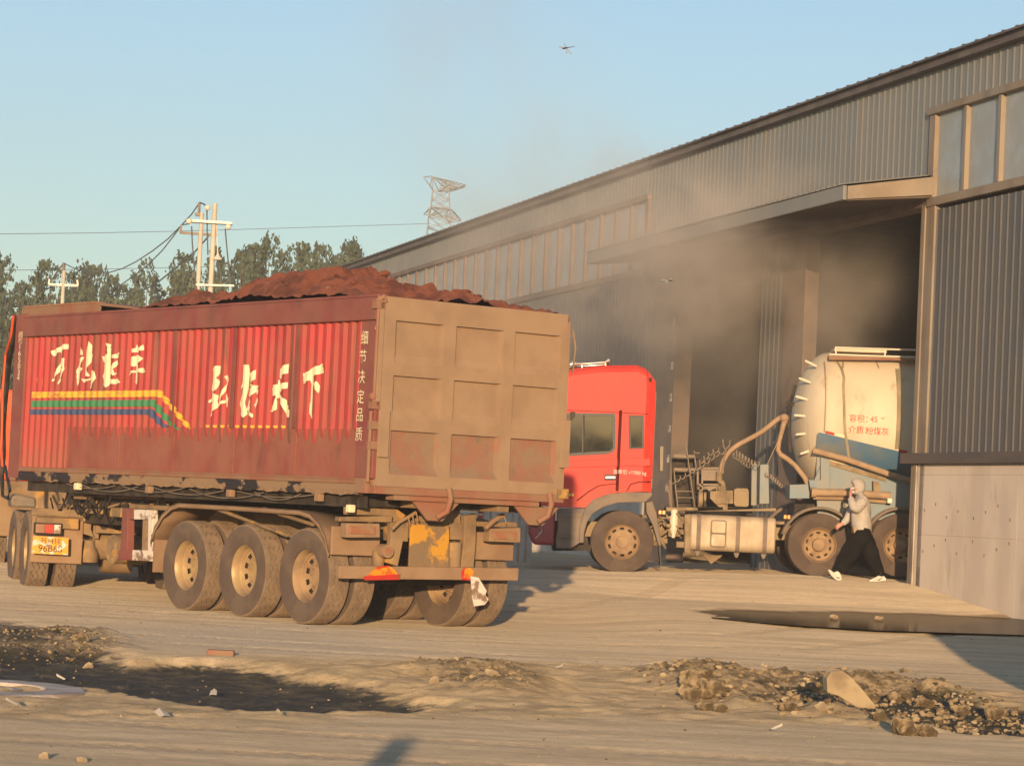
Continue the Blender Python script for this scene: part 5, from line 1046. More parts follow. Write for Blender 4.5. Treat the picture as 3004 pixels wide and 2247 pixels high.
def hand(w, d, up, curl, side_):                        # wrist, pointing direction, palm normal, curl, thumb side
    d = d.normalized(); s_ = d.cross(up).normalized(); up = s_.cross(d).normalized(); pc = w+d*.05; out = [([w, pc], [.026, .030])]
    for k, L in enumerate((.062, .075, .080, .070)):
        b = pc+d*.035+s_*(.026-.0175*k)*side_; m1 = b+d*L*.45+up*L*curl*.3; m2 = m1+d*L*.18+up*L*curl*.7; m3 = m2-d*L*.05+up*L*curl*.5
        out.append(([pc, b, m1, m2, m3], [.030, .0105, .0095, .0085, .007]))
    b = pc-d*.015+s_*-.034*side_; out.append(([pc, b, b+d*.03+s_*-.012*side_+up*.01, b+d*.052+up*.02], [.030, .012, .010, .008])); return out
ch += hand(aN[-1], Vector((-.1, .15, 1)), Vector((.9, .2, .1)), 1.0, 1)
ch += hand(aF[-1], Vector((-.85, 0, -.5)), Vector((0, -1, -.2)), .9, -1)
skin('body', ch, M['skin'], PE, sub_=1)
m = MB(); rings = []
rows_ = [(5.688,1.294),(5.989,1.294),(5.672,1.400),(5.980,1.402),(5.657,1.529),(5.975,1.532),(5.650,1.623),(5.971,1.638),(5.653,1.718),(5.957,1.732),(5.691,1.802),(5.937,1.826),(5.717,1.874),(5.906,1.893),(5.733,1.922),(5.857,1.931),(5.740,1.958),(5.820,1.968)]
dep = [.19, .185, .18, .185, .195, .20, .185, .13, .085]
for k in range(9):
    (x0, z0), (x1, z1) = rows_[2*k], rows_[2*k+1]; cx0, r = (x0+x1)/2, (x1-x0)/2*1.06; ring = []
    for j in range(33):
        a = 2*PI*j/32; f = 1+.07*math.sin(a*3+k*1.9)+.05*math.sin(a*7+k*2.6)
        ring.append((cx0+r*f*math.cos(a)-PEX, dep[k]*f*math.sin(a), (z0+(z1-z0)*(.5+.5*math.cos(a)))-ZF+.012*math.sin(a*5+k)))
    rings.append(ring)
m.sweep(rings)
def sleeve(P, rr_):
    Q = []; r_ = []
    for i in range(len(P)-1):
        for t in (0, .33, .66): Q.append(P[i].lerp(P[i+1], t)); r_.append((rr_[i]+(rr_[i+1]-rr_[i])*t)*(1+.07*math.sin(i*5+t*9)))
    Q.append(P[-1]); r_.append(rr_[-1]); m.tube(Q, r_, 14)
sleeve(aN, [.105, .09, .07, .048]); sleeve(aF, [.10, .078, .062, .046])
jo = m.build('jacket', M['jacket'], PE, smooth=True, angle=70); jo.modifiers.new('subdivision', 'SUBSURF').levels = 1
hc = pp((5.736,2.064), 0)[0] if False else pp([(5.740,2.067)], 0)[0]
m = MB(); N_, K_ = 24, 14; vs = []; fs = []
for i in range(N_+1):
    th = PI*i/N_
    for j in range(K_*2):
        ph = 2*PI*j/(K_*2); d = Vector((math.cos(th), math.sin(th)*math.cos(ph), math.sin(th)*math.sin(ph)))
        R_ = .118*(1+.10*max(0, -d.x)*max(0, d.z+.3)+.06*max(0, d.x)); vs.append((hc.x+d.x*R_*1.02, hc.y+d.y*R_*.92, hc.z+d.z*R_*1.13-.012*(d.x < 0)*(d.z < 0)))
for i in range(N_):
    for j in range(K_*2):
        ph = 2*PI*(j+.5)/(K_*2); th = PI*(i+.5)/N_
        lim = 2.13+.45*max(0, math.sin(ph))
        if th > lim: continue
        fs.append((i*K_*2+j, i*K_*2+(j+1) % (K_*2), (i+1)*K_*2+(j+1) % (K_*2), (i+1)*K_*2+j))
m.add(vs, fs); ho = m.build('hood', M['jacket'], jo, smooth=True, angle=80); ho.modifiers.new('thickness', 'SOLIDIFY').thickness = .008
m = MB(); fc = pp([(5.722,2.046)], 0)[0]
prof = []
m.ball((fc.x-.045, 0, fc.z-.05), .060, 10, (1.0, .95, .95)); m.build('face_mask', M['mask'], PE, smooth=True)
m = MB(); nb = pp([(5.640,2.022)], 0)[0]; m.ball((nb.x+.03, 0, nb.z+.01), .022, 6, (1.1, .6, 1.2)); m.build('nose', M['skin'], PE, smooth=True)
m = MB()
for s_ in (-1, 1): m.ball((nb.x+.035, s_*.03, nb.z+.045), .010, 6)
m.build('eye', M['black'], PE, smooth=True)
m = MB(); zi = pp([(5.641,2.001),(5.676,1.872),(5.702,1.803),(5.656,1.635),(5.663,1.470),(5.692,1.294)], 0)
for off, mt_ in ((0, 0),): m.tube([p+Vector((-.012, -.05, 0)) for p in zi], .008, 5)
m.build('zip', M['dark'], jo)
m = MB(); sh_ = pp([(5.671,1.423),(5.750,1.356),(5.713,1.272),(5.698,1.259)], 0); m.prism([(p.x, p.z) for p in sh_], -.16, -.12); m.build('shirt_hem', M['hose'], PE)
m = MB()
def leg(P, rr_):
    Q = []; r_ = []
    for i in range(len(P)-1):
        for t in (0, .25, .5, .75): Q.append(P[i].lerp(P[i+1], t)); r_.append((rr_[i]+(rr_[i+1]-rr_[i])*t)*(1+.05*math.sin(i*4+t*8)))
    Q.append(P[-1]); r_.append(rr_[-1]); m.tube(Q, r_, 18)
hip = sp[0]
leg([hip+Vector((0, -.03, .06)), lN[0]+Vector((.01, 0, -.02)), lN[1]+Vector((.03, 0, 0)), lN[2]+Vector((.035, 0, .015))], [.14, .155, .135, .095])
leg([hip+Vector((0, .03, .06)), lF[0]+Vector((0, 0, -.02)), lF[1]+Vector((-.02, 0, 0)), lF[2]+Vector((-.02, 0, .015))], [.14, .15, .13, .085])
tr_ = m.build('trousers', M['trouser'], PE, smooth=True, angle=70)
for P_q, y0, sw in (([(5.288,0.683),(5.327,0.690),(5.390,0.645),(5.425,0.657),(5.460,0.676),(5.497,0.636),(5.530,0.577),(5.527,0.529),(5.485,0.500),(5.406,0.540),(5.345,0.594)], -.09, [(5.428,0.598),(5.441,0.569),(5.518,0.564),(5.465,0.546),(5.435,0.560)]), ([(5.995,0.536),(6.055,0.571),(6.113,0.601),(6.145,0.624),(6.195,0.613),(6.242,0.622),(6.273,0.579),(6.271,0.541),(6.128,0.525),(5.998,0.521)], .09, [(6.120,0.569),(6.131,0.553),(6.219,0.597),(6.162,0.543),(6.127,0.546)])):
    m = MB(); P2 = [(x-PEX, z-ZF) for x, z in P_q]; m.prism(P2, y0-.05, y0+.05); so = m.build('shoe', M['shoe'], PE, bevel=.016, seg=3)
    m = MB(); m.prism([(x-PEX, z-ZF) for x, z in sw], y0-.055, y0-.051); m.build('shoe_mark', M['black'], so)

# ---------------------------------------------------------------- trees
M['leaf'] = mat('poplar_foliage', (.058,.082,.042), (.115,.14,.072), .9, rough=.75, c3=(.13,.13,.06), lo3=.5, hi3=.8, s3=2.5)
M['bark'] = mat('poplar_bark', (.16,.12,.09), rough=.9)
def poplar(seed, wide):
    rs = np.random.RandomState(seed); H = 15.; sp_ = [(0, 0, 4.0, 15.0, .95)]
    for i in range(rs.randint(4, 7)):
        a = rs.rand()*6.28; d = (.35+rs.rand()*.6)*wide; top = 9.5+4.6*rs.rand(); sp_.append((d*math.cos(a), d*math.sin(a), 2.5+2.5*rs.rand(), top, .75+.35*rs.rand()))
    V = []; F = []
    for (sx, sy, z0, z1, r) in sp_:
        ncl = int((z1-z0)*6.5)
        for c in range(ncl):
            t = rs.rand(); z = z0+(z1-z0)*t; rad = r*(.25+1.0*math.sin(PI*min(1, (1-t)*.92+.12))**.8)*(.7+.5*rs.rand()); a = rs.rand()*6.28
            cx_, cy_ = sx+rad*.75*math.cos(a), sy+rad*.75*math.sin(a); cr = .20+.26*rs.rand()
            for l in range(rs.randint(16, 30)):
                p = rs.randn(3)*cr*.55; q = np.array([cx_, cy_, z])+p; s_ = .10+.12*rs.rand()
                u_ = rs.randn(3); u_ /= np.linalg.norm(u_); w_ = np.cross(u_, rs.randn(3)); w_ /= np.linalg.norm(w_)
                b = len(V); V += [tuple(q+u_*s_), tuple(q+w_*s_*.8), tuple(q-u_*s_), tuple(q-w_*s_*.8)]; F.append((b, b+1, b+2, b+3))
    me = bpy.data.meshes.new('crown'); me.from_pydata(V, [], F); me.materials.append(M['leaf']); me.update()
    m = MB(); m.tube([(0, 0, 0), (.05, 0, 5), (0, .05, 10), (0, 0, 14.3)], [.22, .16, .09, .02], 7)
    for (sx, sy, z0, z1, r) in sp_[1:]: m.tube([(0, 0, z0*.6), (sx*.6, sy*.6, z0+1), (sx, sy, (z0+z1)/2), (sx, sy, z1-.5)], [.12, .09, .06, .02], 5)
    return me, m
protos = [poplar(s, w) for s, w in ((1, 1.0), (2, 1.35), (3, .7), (4, 1.6), (5, 1.15))]
tps = [(-28.437,13.908),(-27.932,13.699),(-27.188,12.521),(-26.792,12.428),(-25.921,13.841),(-25.546,13.439),(-24.368,13.168),(-23.651,13.669),(-23.141,13.683),(-22.660,13.389),(-22.164,13.170),(-21.671,12.643),(-20.812,13.272),(-20.214,13.916),(-19.613,13.123),(-18.671,13.951),(-18.197,14.478),(-17.176,13.463),(-16.572,14.723),(-15.112,14.914),(-14.616,15.217),(-14.138,15.343),(-13.640,15.609),(-12.858,14.881),(-12.189,15.080),(-11.732,15.420),(-10.852,15.331),(-10.465,15.032),(-9.915,14.815),(-9.398,15.269),(-9.127,15.431),(-8.766,14.925)]
kinds = [3, 0, 1, 4, 1, 0, 4, 3, 1, 0, 1, 4, 4, 0, 2, 0, 4, 0, 2, 1, 1, 2, 0, 1, 0, 1, 4, 0, 1, 2, 2, 2]
where = ['leftmost and tallest poplar of the left group, beside the trailer front', 'second poplar from the left edge, narrow pointed top', 'low bushy poplar between the left edge and the small pole', 'short rounded poplar just left of the small pole', 'tall poplar right behind the left arm of the small pole', 'dark poplar touching the top of the small pole', 'poplar just right of the small pole, its top level with the crossarm', 'broad flat-topped poplar right of the small pole', 'poplar beside the broad flat-topped one, on its right', 'poplar where the lower cable passes, right of the flat-topped pair', 'loose lower poplar under the sagging cables', 'shortest poplar under the sagging cables', 'poplar left of the tall narrow spire under the cables', 'tall narrow spire of a poplar under the cables', 'small thin poplar alone between the spire and the pole pair', 'poplar a little left of the pole pair', 'tall poplar touching the left one of the two concrete poles', 'low poplar seen between the two concrete poles', 'poplar just right of the right concrete pole, behind the hanging wires', 'bushy poplar, first one right of the wires and the pole pair', 'bushy full-topped poplar, second one right of the pole pair', 'thin poplar in the dip left of the tallest spire', 'tallest spire of a poplar above the soil heap', 'round poplar right of the tallest spire', 'poplar in the middle of the row between spire and warehouse', 'high pointed poplar in the row between spire and warehouse', 'full poplar just right of the high pointed one', 'pale poplar in front of the warehouse roof end', 'low wide poplar near where the roof starts', 'thin twin-topped poplar, its left top, at the start of the warehouse roof', 'thin twin-topped poplar, its right top, at the start of the warehouse roof', 'last tiny poplar top above the warehouse roof']
rs = np.random.RandomState(21); first = {}
for i, ((x, z), k, lb) in enumerate(zip(tps, kinds, where)):
    Y = 150+(rs.rand()-.5)*34; f = Y/150.; X = x*f; Zt = 1.4+(z-1.4)*f
    if k not in first:
        me, tm = protos[k]; e = thing('poplar_tree', lb, 'tree'); c = bpy.data.objects.new('crown', me); COL.objects.link(c); c.parent = e; tm.build('trunk', M['bark'], e); first[k] = e
    else:
        src = first[k]; e = src.copy(); COL.objects.link(e)
        for ch_ in src.children: c = ch_.copy(); COL.objects.link(c); c.parent = e
    s_ = Zt/15.; e.location = (X, Y, 0); e.scale = (s_*(.46+.2*rs.rand()),)*2+(s_,); e.rotation_euler = (0, 0, rs.rand()*6)
    tag(e, lb, 'tree', 'poplars beyond the yard')
# ---------------------------------------------------------------- poles, wires, pylon
M['pole'] = mat('pale_concrete_pole', (.66,.58,.44), (.55,.47,.35), .8, rough=.8)
M['wire'] = mat('dark_cable', (.10,.11,.12), rough=.6)
M['steel'] = mat('galvanised_lattice', (.30,.31,.30), rough=.6)
def pole(name, lb, x, y, h, r0, r1, base=0):
    e = thing(name, lb, 'utility pole', (x, y, base)); m = MB(); m.tube([(0, 0, 0), (0, 0, h-base)], [r0, r1], 14); m.build('shaft', M['pole'], e, smooth=True); return e
P1 = pole('utility_pole', 'concrete utility pole with white double crossarm, the right one of the pair', (-10.045,7.923)[0], 90, (-10.121,10.972)[1], .095, .080)
P2 = pole('utility_pole', 'concrete utility pole behind the other, the left one of the pair', (-11.160,8.336)[0], 96, (-11.272,11.258)[1], .11, .075)
P3 = pole('utility_pole', 'small distant concrete pole with forked crossarm among the poplars at left', (-19.848,9.791)[0], 120, (-19.879,10.908)[1], .11, .075)
def rel(p, e, y=0): return (p[0]-e.location.x, y, p[1])
m = MB()
for dy in (-.2, .2):
    a_, b_ = [(-10.814,10.350),(-9.456,10.330)]; m.bar(rel(a_, P1, dy), rel(b_, P1, dy), .07, .08)
m.build('crossarm', M['pin'], P1)
m = MB(); a_, b_ = [(-10.509,8.253),(-9.255,8.279)]; m.bar(rel(a_, P1, -.2), rel(b_, P1, -.2), .05, .06); m.build('crossarm', M['pin'], P1)
for q in [(-10.829,10.321),(-10.251,10.797),(-9.538,10.198)]:
    m = MB(); m.ball(rel(q, P1, -.3), .10, 7, (1, 1, 1)); m.build('insulator', M['pin'], P1, smooth=True)
m = MB(); q = [(-9.832,9.192),(-9.913,10.197),(-9.838,9.304)]; m.tube([rel(q[1], P1, -.3), rel(q[2], P1, -.3)], .02, 5); m.lathe([(-.10, .14), (-.05, .16), (.05, .05), (.12, .03)], rel(q[0], P1, -.3), 'z', 12); m.build('hanging_insulator', M['pin'], P1, smooth=True)
m = MB(); a_, b_ = [(-11.900,10.529),(-10.558,10.497)]; m.bar(rel(a_, P2), rel(b_, P2), .07, .09)
for a_, b_ in ([(-11.872,10.560),(-11.855,10.800)], [(-10.619,10.512),(-10.602,10.752)]): m.bar(rel(a_, P2), rel(b_, P2), .06)
m.build('crossarm', M['metal_grey'], P2)
m = MB(); q = [(-11.399,11.192),(-11.101,11.195),(-11.267,11.617),(-11.259,11.247)]; m.bar(rel(q[0], P2), rel(q[1], P2), .12); m.tube([rel(q[3], P2), rel(q[2], P2)], .05, 7); m.build('pole_top', M['metal_grey'], P2)
m = MB(); q = [(-20.484,10.268),(-19.204,10.269),(-20.466,10.492),(-19.248,10.520)]; m.bar(rel(q[0], P3), rel(q[1], P3), .10); m.bar(rel(q[0], P3), rel(q[2], P3), .07); m.bar(rel(q[1], P3), rel(q[3], P3), .07); m.build('crossarm', M['pin'], P3)
m = MB(); q = [(-19.871,10.894),(-19.874,11.222)]; m.tube([rel(q[0], P3), rel(q[1], P3)], .08, 7); m.build('pole_top', M['metal_grey'], P3)
def wire(lb, pts, r=.02, group=None, name='power_cable'):
    m = MB(); P = [Vector(p) for p in pts]; o = P[0].copy(); m.tube([p-o for p in P], r, 5); w = m.build(name, M['wire'], None, smooth=True); w.location = o; return tag(w, lb, 'cable', group)
def lay(pts, ys): n = len(pts); return [(p[0]*(ys[0]+(ys[1]-ys[0])*i/(n-1))/ys[0], ys[0]+(ys[1]-ys[0])*i/(n-1), 1.4+(p[1]-1.4)*(ys[0]+(ys[1]-ys[0])*i/(n-1))/ys[0]) for i, p in enumerate(pts)]
wire('upper sagging cable from the top of the left pole down to the poplars', lay([(-11.255,11.618),(-11.518,11.187),(-11.910,10.720),(-12.304,10.282),(-12.817,9.840),(-13.390,9.424),(-13.852,9.164),(-14.320,9.004),(-14.796,8.999),(-15.333,9.034),(-15.637,9.139),(-15.900,9.263)], (96, 120)), .024)
wire('middle sagging cable dropping steeply from the left pole arm into the poplars', lay([(-11.590,10.854),(-11.855,10.800),(-12.075,10.443),(-12.462,9.886),(-12.912,9.387),(-13.366,8.978),(-13.823,8.628),(-14.284,8.337),(-14.747,8.107)], (96, 112)), .024)
wire('lower thin cable running down left behind the pole pair', lay([(-10.883,10.439),(-11.330,9.880),(-11.897,9.346),(-12.466,8.841),(-12.983,8.489),(-13.685,8.264),(-14.276,8.189)], (96, 112)), .03)
wire('short cable from the small pole top down to its left arm', lay([(-19.874,11.229),(-20.061,10.974),(-20.233,10.705),(-20.345,10.453)], (120, 121)), .035)
wire('short cable bridging the tops of the two concrete poles', lay([(-11.243,11.619),(-11.121,11.576),(-10.967,11.482)], (96, 91)), .03)
wire('vertical wire hanging down the gap between the two concrete poles', [(p[0], 90, p[1]) for p in [(-10.305,10.767),(-10.259,10.096),(-10.193,9.259)]], .025)
wire('wire hanging straight below the right end of the white crossarm', [(p[0], 90, p[1]) for p in [(-9.670,10.152),(-9.564,9.401),(-9.462,8.734),(-9.385,8.318)]], .025)
wire('wire hanging along the left concrete pole', [(p[0], 90, p[1]) for p in [(-10.778,10.184),(-10.726,9.626),(-10.598,8.680),(-10.462,7.903)]], .025)
wire('wire below the bell-shaped hanging insulator', [(p[0], 90, p[1]) for p in [(-9.817,9.109),(-9.746,8.608),(-9.667,8.164)]], .02)
wire('long faint line crossing the sky behind the poles', lay([(-58.715,28.737),(-47.583,29.378),(-38.310,30.005),(-29.038,30.706),(-9.751,32.220)], (300, 360)), .035)
wire('long faint line just above the poplar tops, the lower one', lay([(-58.491,24.753),(-47.366,25.393),(-38.099,26.019),(-28.833,26.720),(-15.858,27.709)], (300, 360)), .035)
wire('faint line rising to the right above the warehouse roof', lay([(-5.874,36.668),(-0.432,38.464),(3.869,39.267),(8.931,40.192),(13.655,41.100),(19.392,42.228)], (350, 300)), .05)
PY = thing('lattice_pylon', 'steel lattice transmission pylon rising behind the warehouse roof', 'pylon', (-10.6, 360, 0))
m = MB(); T3 = lambda p, y: (p[0]+10.6, y, p[1])
LL = [(-11.632,42.740),(-11.725,41.631),(-11.744,40.525),(-12.020,39.407),(-12.055,37.860),(-12.177,36.603)]; RR_ = [(-9.509,42.841),(-9.401,41.667),(-9.242,40.349),(-9.127,38.735),(-8.892,36.906),(-8.776,36.765)]
LL.append((LL[-1][0]-1.3, 0)); RR_.append((RR_[-1][0]+1.3, 0))
for y in (-1.1, 1.1):
    for C_ in (LL, RR_):
        for i in range(len(C_)-1): m.bar(T3(C_[i], y), T3(C_[i+1], y), .13)
    for i in range(len(LL)-1):
        m.bar(T3(LL[i], y), T3(RR_[i+1], y), .085); m.bar(T3(RR_[i], y), T3(LL[i+1], y), .085); m.bar(T3(LL[i], y), T3(RR_[i], y), .085)
m.build('tower_body', M['steel'], PY)
def truss(P_, name):
    m = MB()
    for y in (-.9, .9):
        n = len(P_)
        for i in range(n):
            for j in range(i+1, n): m.bar(T3(P_[i], y if 0 < i < n-1 else 0), T3(P_[j], y if 0 < j < n-1 else 0), .075)
    m.build(name, M['steel'], PY)
truss([(-12.927,44.484),(-11.758,44.591),(-11.602,42.889),(-11.993,43.386)], 'crossarm'); truss([(-11.758,44.591),(-10.272,44.205),(-8.938,43.937),(-7.306,43.572),(-8.387,43.152),(-9.397,42.809),(-10.863,42.777),(-10.076,43.183)], 'crossarm')
truss([(-12.673,39.560),(-11.986,40.219),(-11.744,40.525),(-11.877,39.488)], 'crossarm'); truss([(-9.249,40.496),(-8.752,40.078),(-8.212,39.515),(-7.709,38.986),(-9.129,38.772),(-9.891,39.361)], 'crossarm'); truss([(-11.744,40.525),(-10.533,40.509),(-9.249,40.496),(-10.184,39.347),(-11.874,39.414)], 'crossarm')
# ---------------------------------------------------------------- things behind and around
M['white_sheet'] = mat('white_corrugated_sheet', (.62,.56,.47), (.5,.44,.36), 2, rough=.5)
q = [(0.313,1.570),(0.490,0.680)]; m = MB(); pts = []; x = q[0][0]-1.6; k = 0
while x < q[1][0]+.06: pts.append((x, .03*(k % 4 in (1, 2)))); x += .035; k += 1
gz = zg(0.3, 53); m.sweep([[(a, b, z) for a, b in pts] for z in (0, q[0][1]-gz)]); m.box(pts[0][0], pts[-1][0], .04, .07, 0, .1)
o = m.build('sheet_fence', M['white_sheet']); o.location = (0, 53, gz); tag(o, 'white corrugated metal sheet standing on the ground ahead of the red cab', 'fence panel')
e = thing('warning_barrier', 'white striped barrier board with a red end seen through the trailer frame', 'barrier', (-.55, 50.5, zg(-.55, 50.5)))
q = [(-0.882,1.562),(-0.520,1.330)]; zz0 = zg(-.55, 50.5); x0, x1 = q[0][0]+.55, q[1][0]+.55
for k in range(3): 
    zc = q[0][1]-zz0-.09-k*.13; MB().box(x0+.05*k, x1, 0, .03, zc-.05, zc+.05).build('board', M['pin'], e)
    MB().box(x1+.002, x1+.10, 0, .03, zc-.05, zc+.05).build('board_end', M['tape_red'], e)
m = MB(); 
for xx_ in (x0+.3, x1-.1): m.box(xx_-.03, xx_+.03, .032, .08, 0, q[0][1]-zz0)
m.build('post', M['metal_grey'], e)
# insects
def dragonfly(lb, Y, head, tail, wings, body):
    e = thing('dragonfly', lb, 'dragonfly', (head[0], Y, head[1])); H_ = Vector((0, 0, 0)); T_ = Vector((tail[0]-head[0], .0, tail[1]-head[1])); L = T_.length
    m = MB(); m.tube([H_, T_*.12, T_*.3, T_*.4, T_], [L*.05, L*.075, L*.07, L*.03, L*.018], 8); m.ball((0, 0, 0), L*.07, 6); m.build('body', body, e, smooth=True)
    r = T_*.28
    for w in wings:
        W_ = Vector((w[0]-head[0], w[2], w[1]-head[1])); d = (W_-r); s_ = d.cross(Vector((0, 1, 0))).normalized()*L*.07
        m = MB(); m.add([r, r+d*.35+s_, r+d*.85+s_, W_, r+d*.8-s_*.6, r+d*.3-s_*.5], [(0, 1, 2, 3, 4, 5)]); o = m.build('wing', M['wing'], e); o.modifiers.new('thickness', 'SOLIDIFY').thickness = .0006
M['wing'] = mat('translucent_grey_wing', (.33,.36,.36), rough=.4); M['wing'].node_tree.nodes['Principled BSDF'].inputs['Alpha'].default_value = .55
M['insect'] = mat('crimson_brown_insect', (.22,.035,.04), (.03,.03,.035), 60, rough=.4)
w_ = [(*p, y) for p, y in zip([(0.158,3.462),(0.134,3.445),(0.171,3.405),(0.192,3.404)], (.02, .025, -.02, -.015))]
dragonfly('dark red dragonfly flying high in the open sky', 12, *[(0.155,3.432),(0.208,3.445)], w_, M['insect'])
w_ = [(*p, y) for p, y in zip([(1.138,3.138),(1.124,3.122),(1.054,3.121),(1.083,3.105)], (.02, .025, -.02, -.015))]
dragonfly('small brown dragonfly hovering in front of the doorway pillar', 20, *[(1.131,3.122),(1.063,3.110)], w_, M['dark'])
# ---------------------------------------------------------------- stones, cover, litter
M['stone'] = mat('tan_stone', (.44,.34,.20), (.28,.20,.115), 4, rough=.9, bump=.6, bscale=12, drough=.6)
M['clod'] = mat('dry_earth_clod', (.36,.265,.145), (.10,.07,.036), 9, lo=.35, hi=.6, rough=.95, bump=1.2, bscale=25, drough=.8)
M['cover'] = mat('pale_concrete_cover', (.66,.52,.40), (.42,.30,.21), 3.5, lo=.45, hi=.62, rough=.85, bump=.3)
e = thing('inspection_cover', 'round pale concrete inspection cover sunk in the black mud', 'manhole cover', (-3.62, 18.9, zg(-3.1, 18.5)-.045))
MB().lathe([(-.12, .001), (-.12, .80), (.06, .80), (.075, .78), (.075, .52), (.045, .50), (.045, .001)], (0, 0, 0), 'z', 56).build('rim', M['cover'], e, bevel=.006)
m = MB(); m.lathe([(.046, .001), (.046, .36), (.062, .36), (.062, .30), (.05, .28), (.05, .001)], (0, 0, 0), 'z', 40); m.build('lid', M['cover'], e)
sl = [(2.754,22.949),(2.593,18.992)]; e0 = Vector((2.80, 20.9, zg(2.86, 20.9)))
m = MB(); pl_ = [(-.36, 0), (-.30, .30), (-.14, .50), (.0, .545), (.10, .52), (.26, .36), (.50, .10), (.52, .0), (.30, -.1)]
pz2 = [(2.489,0.061),(2.479,0.166),(2.512,0.220),(2.596,0.234),(2.668,0.183),(2.760,0.091),(2.862,-0.023),(2.854,-0.045),(2.713,-0.037),(2.568,0.044)]
m.prism([(x-2.80, z-e0.z+.07) for x, z in pz2], -.10, .18); so = m.build('stone_slab', M['stone'], None, bevel=.03, seg=3); so.location = e0; tag(so, 'large tan stone slab leaning out of the dark rubble trench', 'stone slab')
def rock(lb, x, y, r, mt='clod', seed=0, fl=.7, name='earth_clod', cat='clod', grp='clods along the rubble', n=11):
    r *= .85; m = MB(); rq = np.random.RandomState(seed); clod(m, (0, 0, 0), r, rq, n, fl)
    if r > .09:
        for k_ in range(7): clod(m, (r*.8*(rq.rand()-.5), r*.8*(rq.rand()-.5), r*.35*rq.rand()), r*(.35+.3*rq.rand()), rq, n, fl)
    o = m.build(name, M[mt], None); o.location = (x, y, zg(x, y)+r*fl*.30)
    d = o.modifiers.new('rough', 'DISPLACE'); tx = bpy.data.textures.new('rough_stone', 'CLOUDS'); tx.noise_scale = r*.35; tx.noise_depth = 3; d.texture = tx; d.strength = r*.38; d.mid_level = .5; d.texture_coords = 'LOCAL'
    q_ = o.modifiers.new('subdivision', 'SUBSURF'); q_.levels = 2; q_.render_levels = 2; q_.subdivision_type = 'SIMPLE'
    bpy.context.view_layer.objects.active = o; o.modifiers.move(1, 0)
    return tag(o, lb, cat, grp)
RL = [('big knobbly clod at the near foot of the leaning slab, by the road edge', [(2.771,18.664),(2.943,18.866)], .17), ('round clod right beside the near-edge knobbly one, to its right', (2.916,18.692), .12), ('clod at the left foot of the leaning slab', (2.721,19.565), .10),
 ('tall crusted clod crowning the left end of the right-hand rubble', (1.571,21.744), .26), ('dark clod on the right flank of the tall crusted one', (1.674,21.407), .20), ('pale low clod in front of the tall crusted one', (1.484,21.140), .15),
 ('small clod lying nearest the camera below the crusted mound', (1.630,20.041), .10), ('flat brown clod below the crusted mound', (1.538,20.291), .13), ('tan clod left of the slab inside the trench', (2.145,20.216), .12), ('clod close to the slab base, left side, in dark soil', (2.374,20.131), .09),
 ('upright pale clod directly right of the slab top', (3.026,22.646), .16), ('pale clod with a white speck right of the upright one', (3.368,23.037), .15), ('brown clod further right behind the trench', (3.488,22.545), .12), ('long crumbly clod near the right end of the trench rim', (3.723,22.023), .14), ('clod on the far rim at the far right', (3.913,21.628), .15),
 ('small stone in the mid-ground gravel patch, its left part', (-0.491,21.465), .08), ('stone in the mid-ground gravel patch, its right part', (-0.060,21.697), .09), ('pale stone at the right end of the left-hand gravel', (-3.734,24.522), .13), ('pale stone lying alone at the near rim of the black mud', (-3.440,23.131), .07), ('small dark clump on the near road at bottom left', (-2.326,14.266), .05), ('second dark clump on the near road at bottom left', (-2.120,14.215), .045)]
for i, (lb, g_, r) in enumerate(RL):
    g_ = g_[0] if isinstance(g_, list) else g_; rock(lb, g_[0], g_[1], r, 'stone' if r < .1 else 'clod', seed=50+i, name='stone' if r < .1 else 'earth_clod', cat='stone' if r < .1 else 'clod', fl=.75 if i != 7 else .4)
rs = np.random.RandomState(77); tot = [MB(), MB()]; cnt = 0
W_ = [(RUB, 1700, .006, .050), (RUBD, 500, .006, .035), (GRAV1, 620, .006, .032), (GRAV2, 420, .006, .032), (TRENCH, 40, .004, .012), (BAND, 420, .004, .016)]
for P_, n_, r0, r1 in W_:
    xs_, ys_ = [p[0] for p in P_], [p[1] for p in P_]; k = 0
    while k < n_:
        x = max(-5.5, min(xs_))+(min(7, max(xs_))-max(-5.5, min(xs_)))*rs.rand(); y = min(ys_)+(max(ys_)-min(ys_))*rs.rand()
        if not inpoly(np.array([x]), np.array([y]), P_)[0]: 
            if rs.rand() < .92: continue
        r = r0+(r1-r0)*rs.rand()**2.5; clod(tot[int(rs.rand() < .22)], (x, y, zg(x, y)+r*.25), r, rs, 4); k += 1
for k in range(260):
    x, y = -5+13*rs.rand(), 14.5+27*rs.rand(); r = .005+.014*rs.rand()**2; clod(tot[int(rs.rand() < .3)], (x, y, zg(x, y)+r*.2), r, rs, 4)
for mb_, mt, lb in ((tot[0], 'clod', 'brown crumbs of earth scattered over the rubble and road'), (tot[1], 'stone', 'pale gravel bits scattered over the rubble and road')):
    tag(mb_.build('loose_gravel', M[mt], None), lb, 'gravel', None, 'stuff')
M['paper'] = mat('white_litter', (.55,.48,.38), rough=.7)
LT = [('white scrap lying on the black mud', (-2.106,20.465), .10), ('flat white scrap at the near rim below the black mud', (-2.064,17.045), .16), ('tiny white scrap on the black mud above the inspection cover', (-3.419,21.565), .05), ('white scrap beside the dark mud clump at the far left', (-3.058,17.383), .07), ('white scrap at the road edge below the middle gravel patch', (-1.379,17.582), .06), ('white scrap by the right-hand end of the dark trench', (3.305,19.068), .09), ('small white scrap on the tan yard in front of the awning shadow', (0.533,24.315), .04), ('white speck on the near road right of centre', (1.866,18.313), .05)]
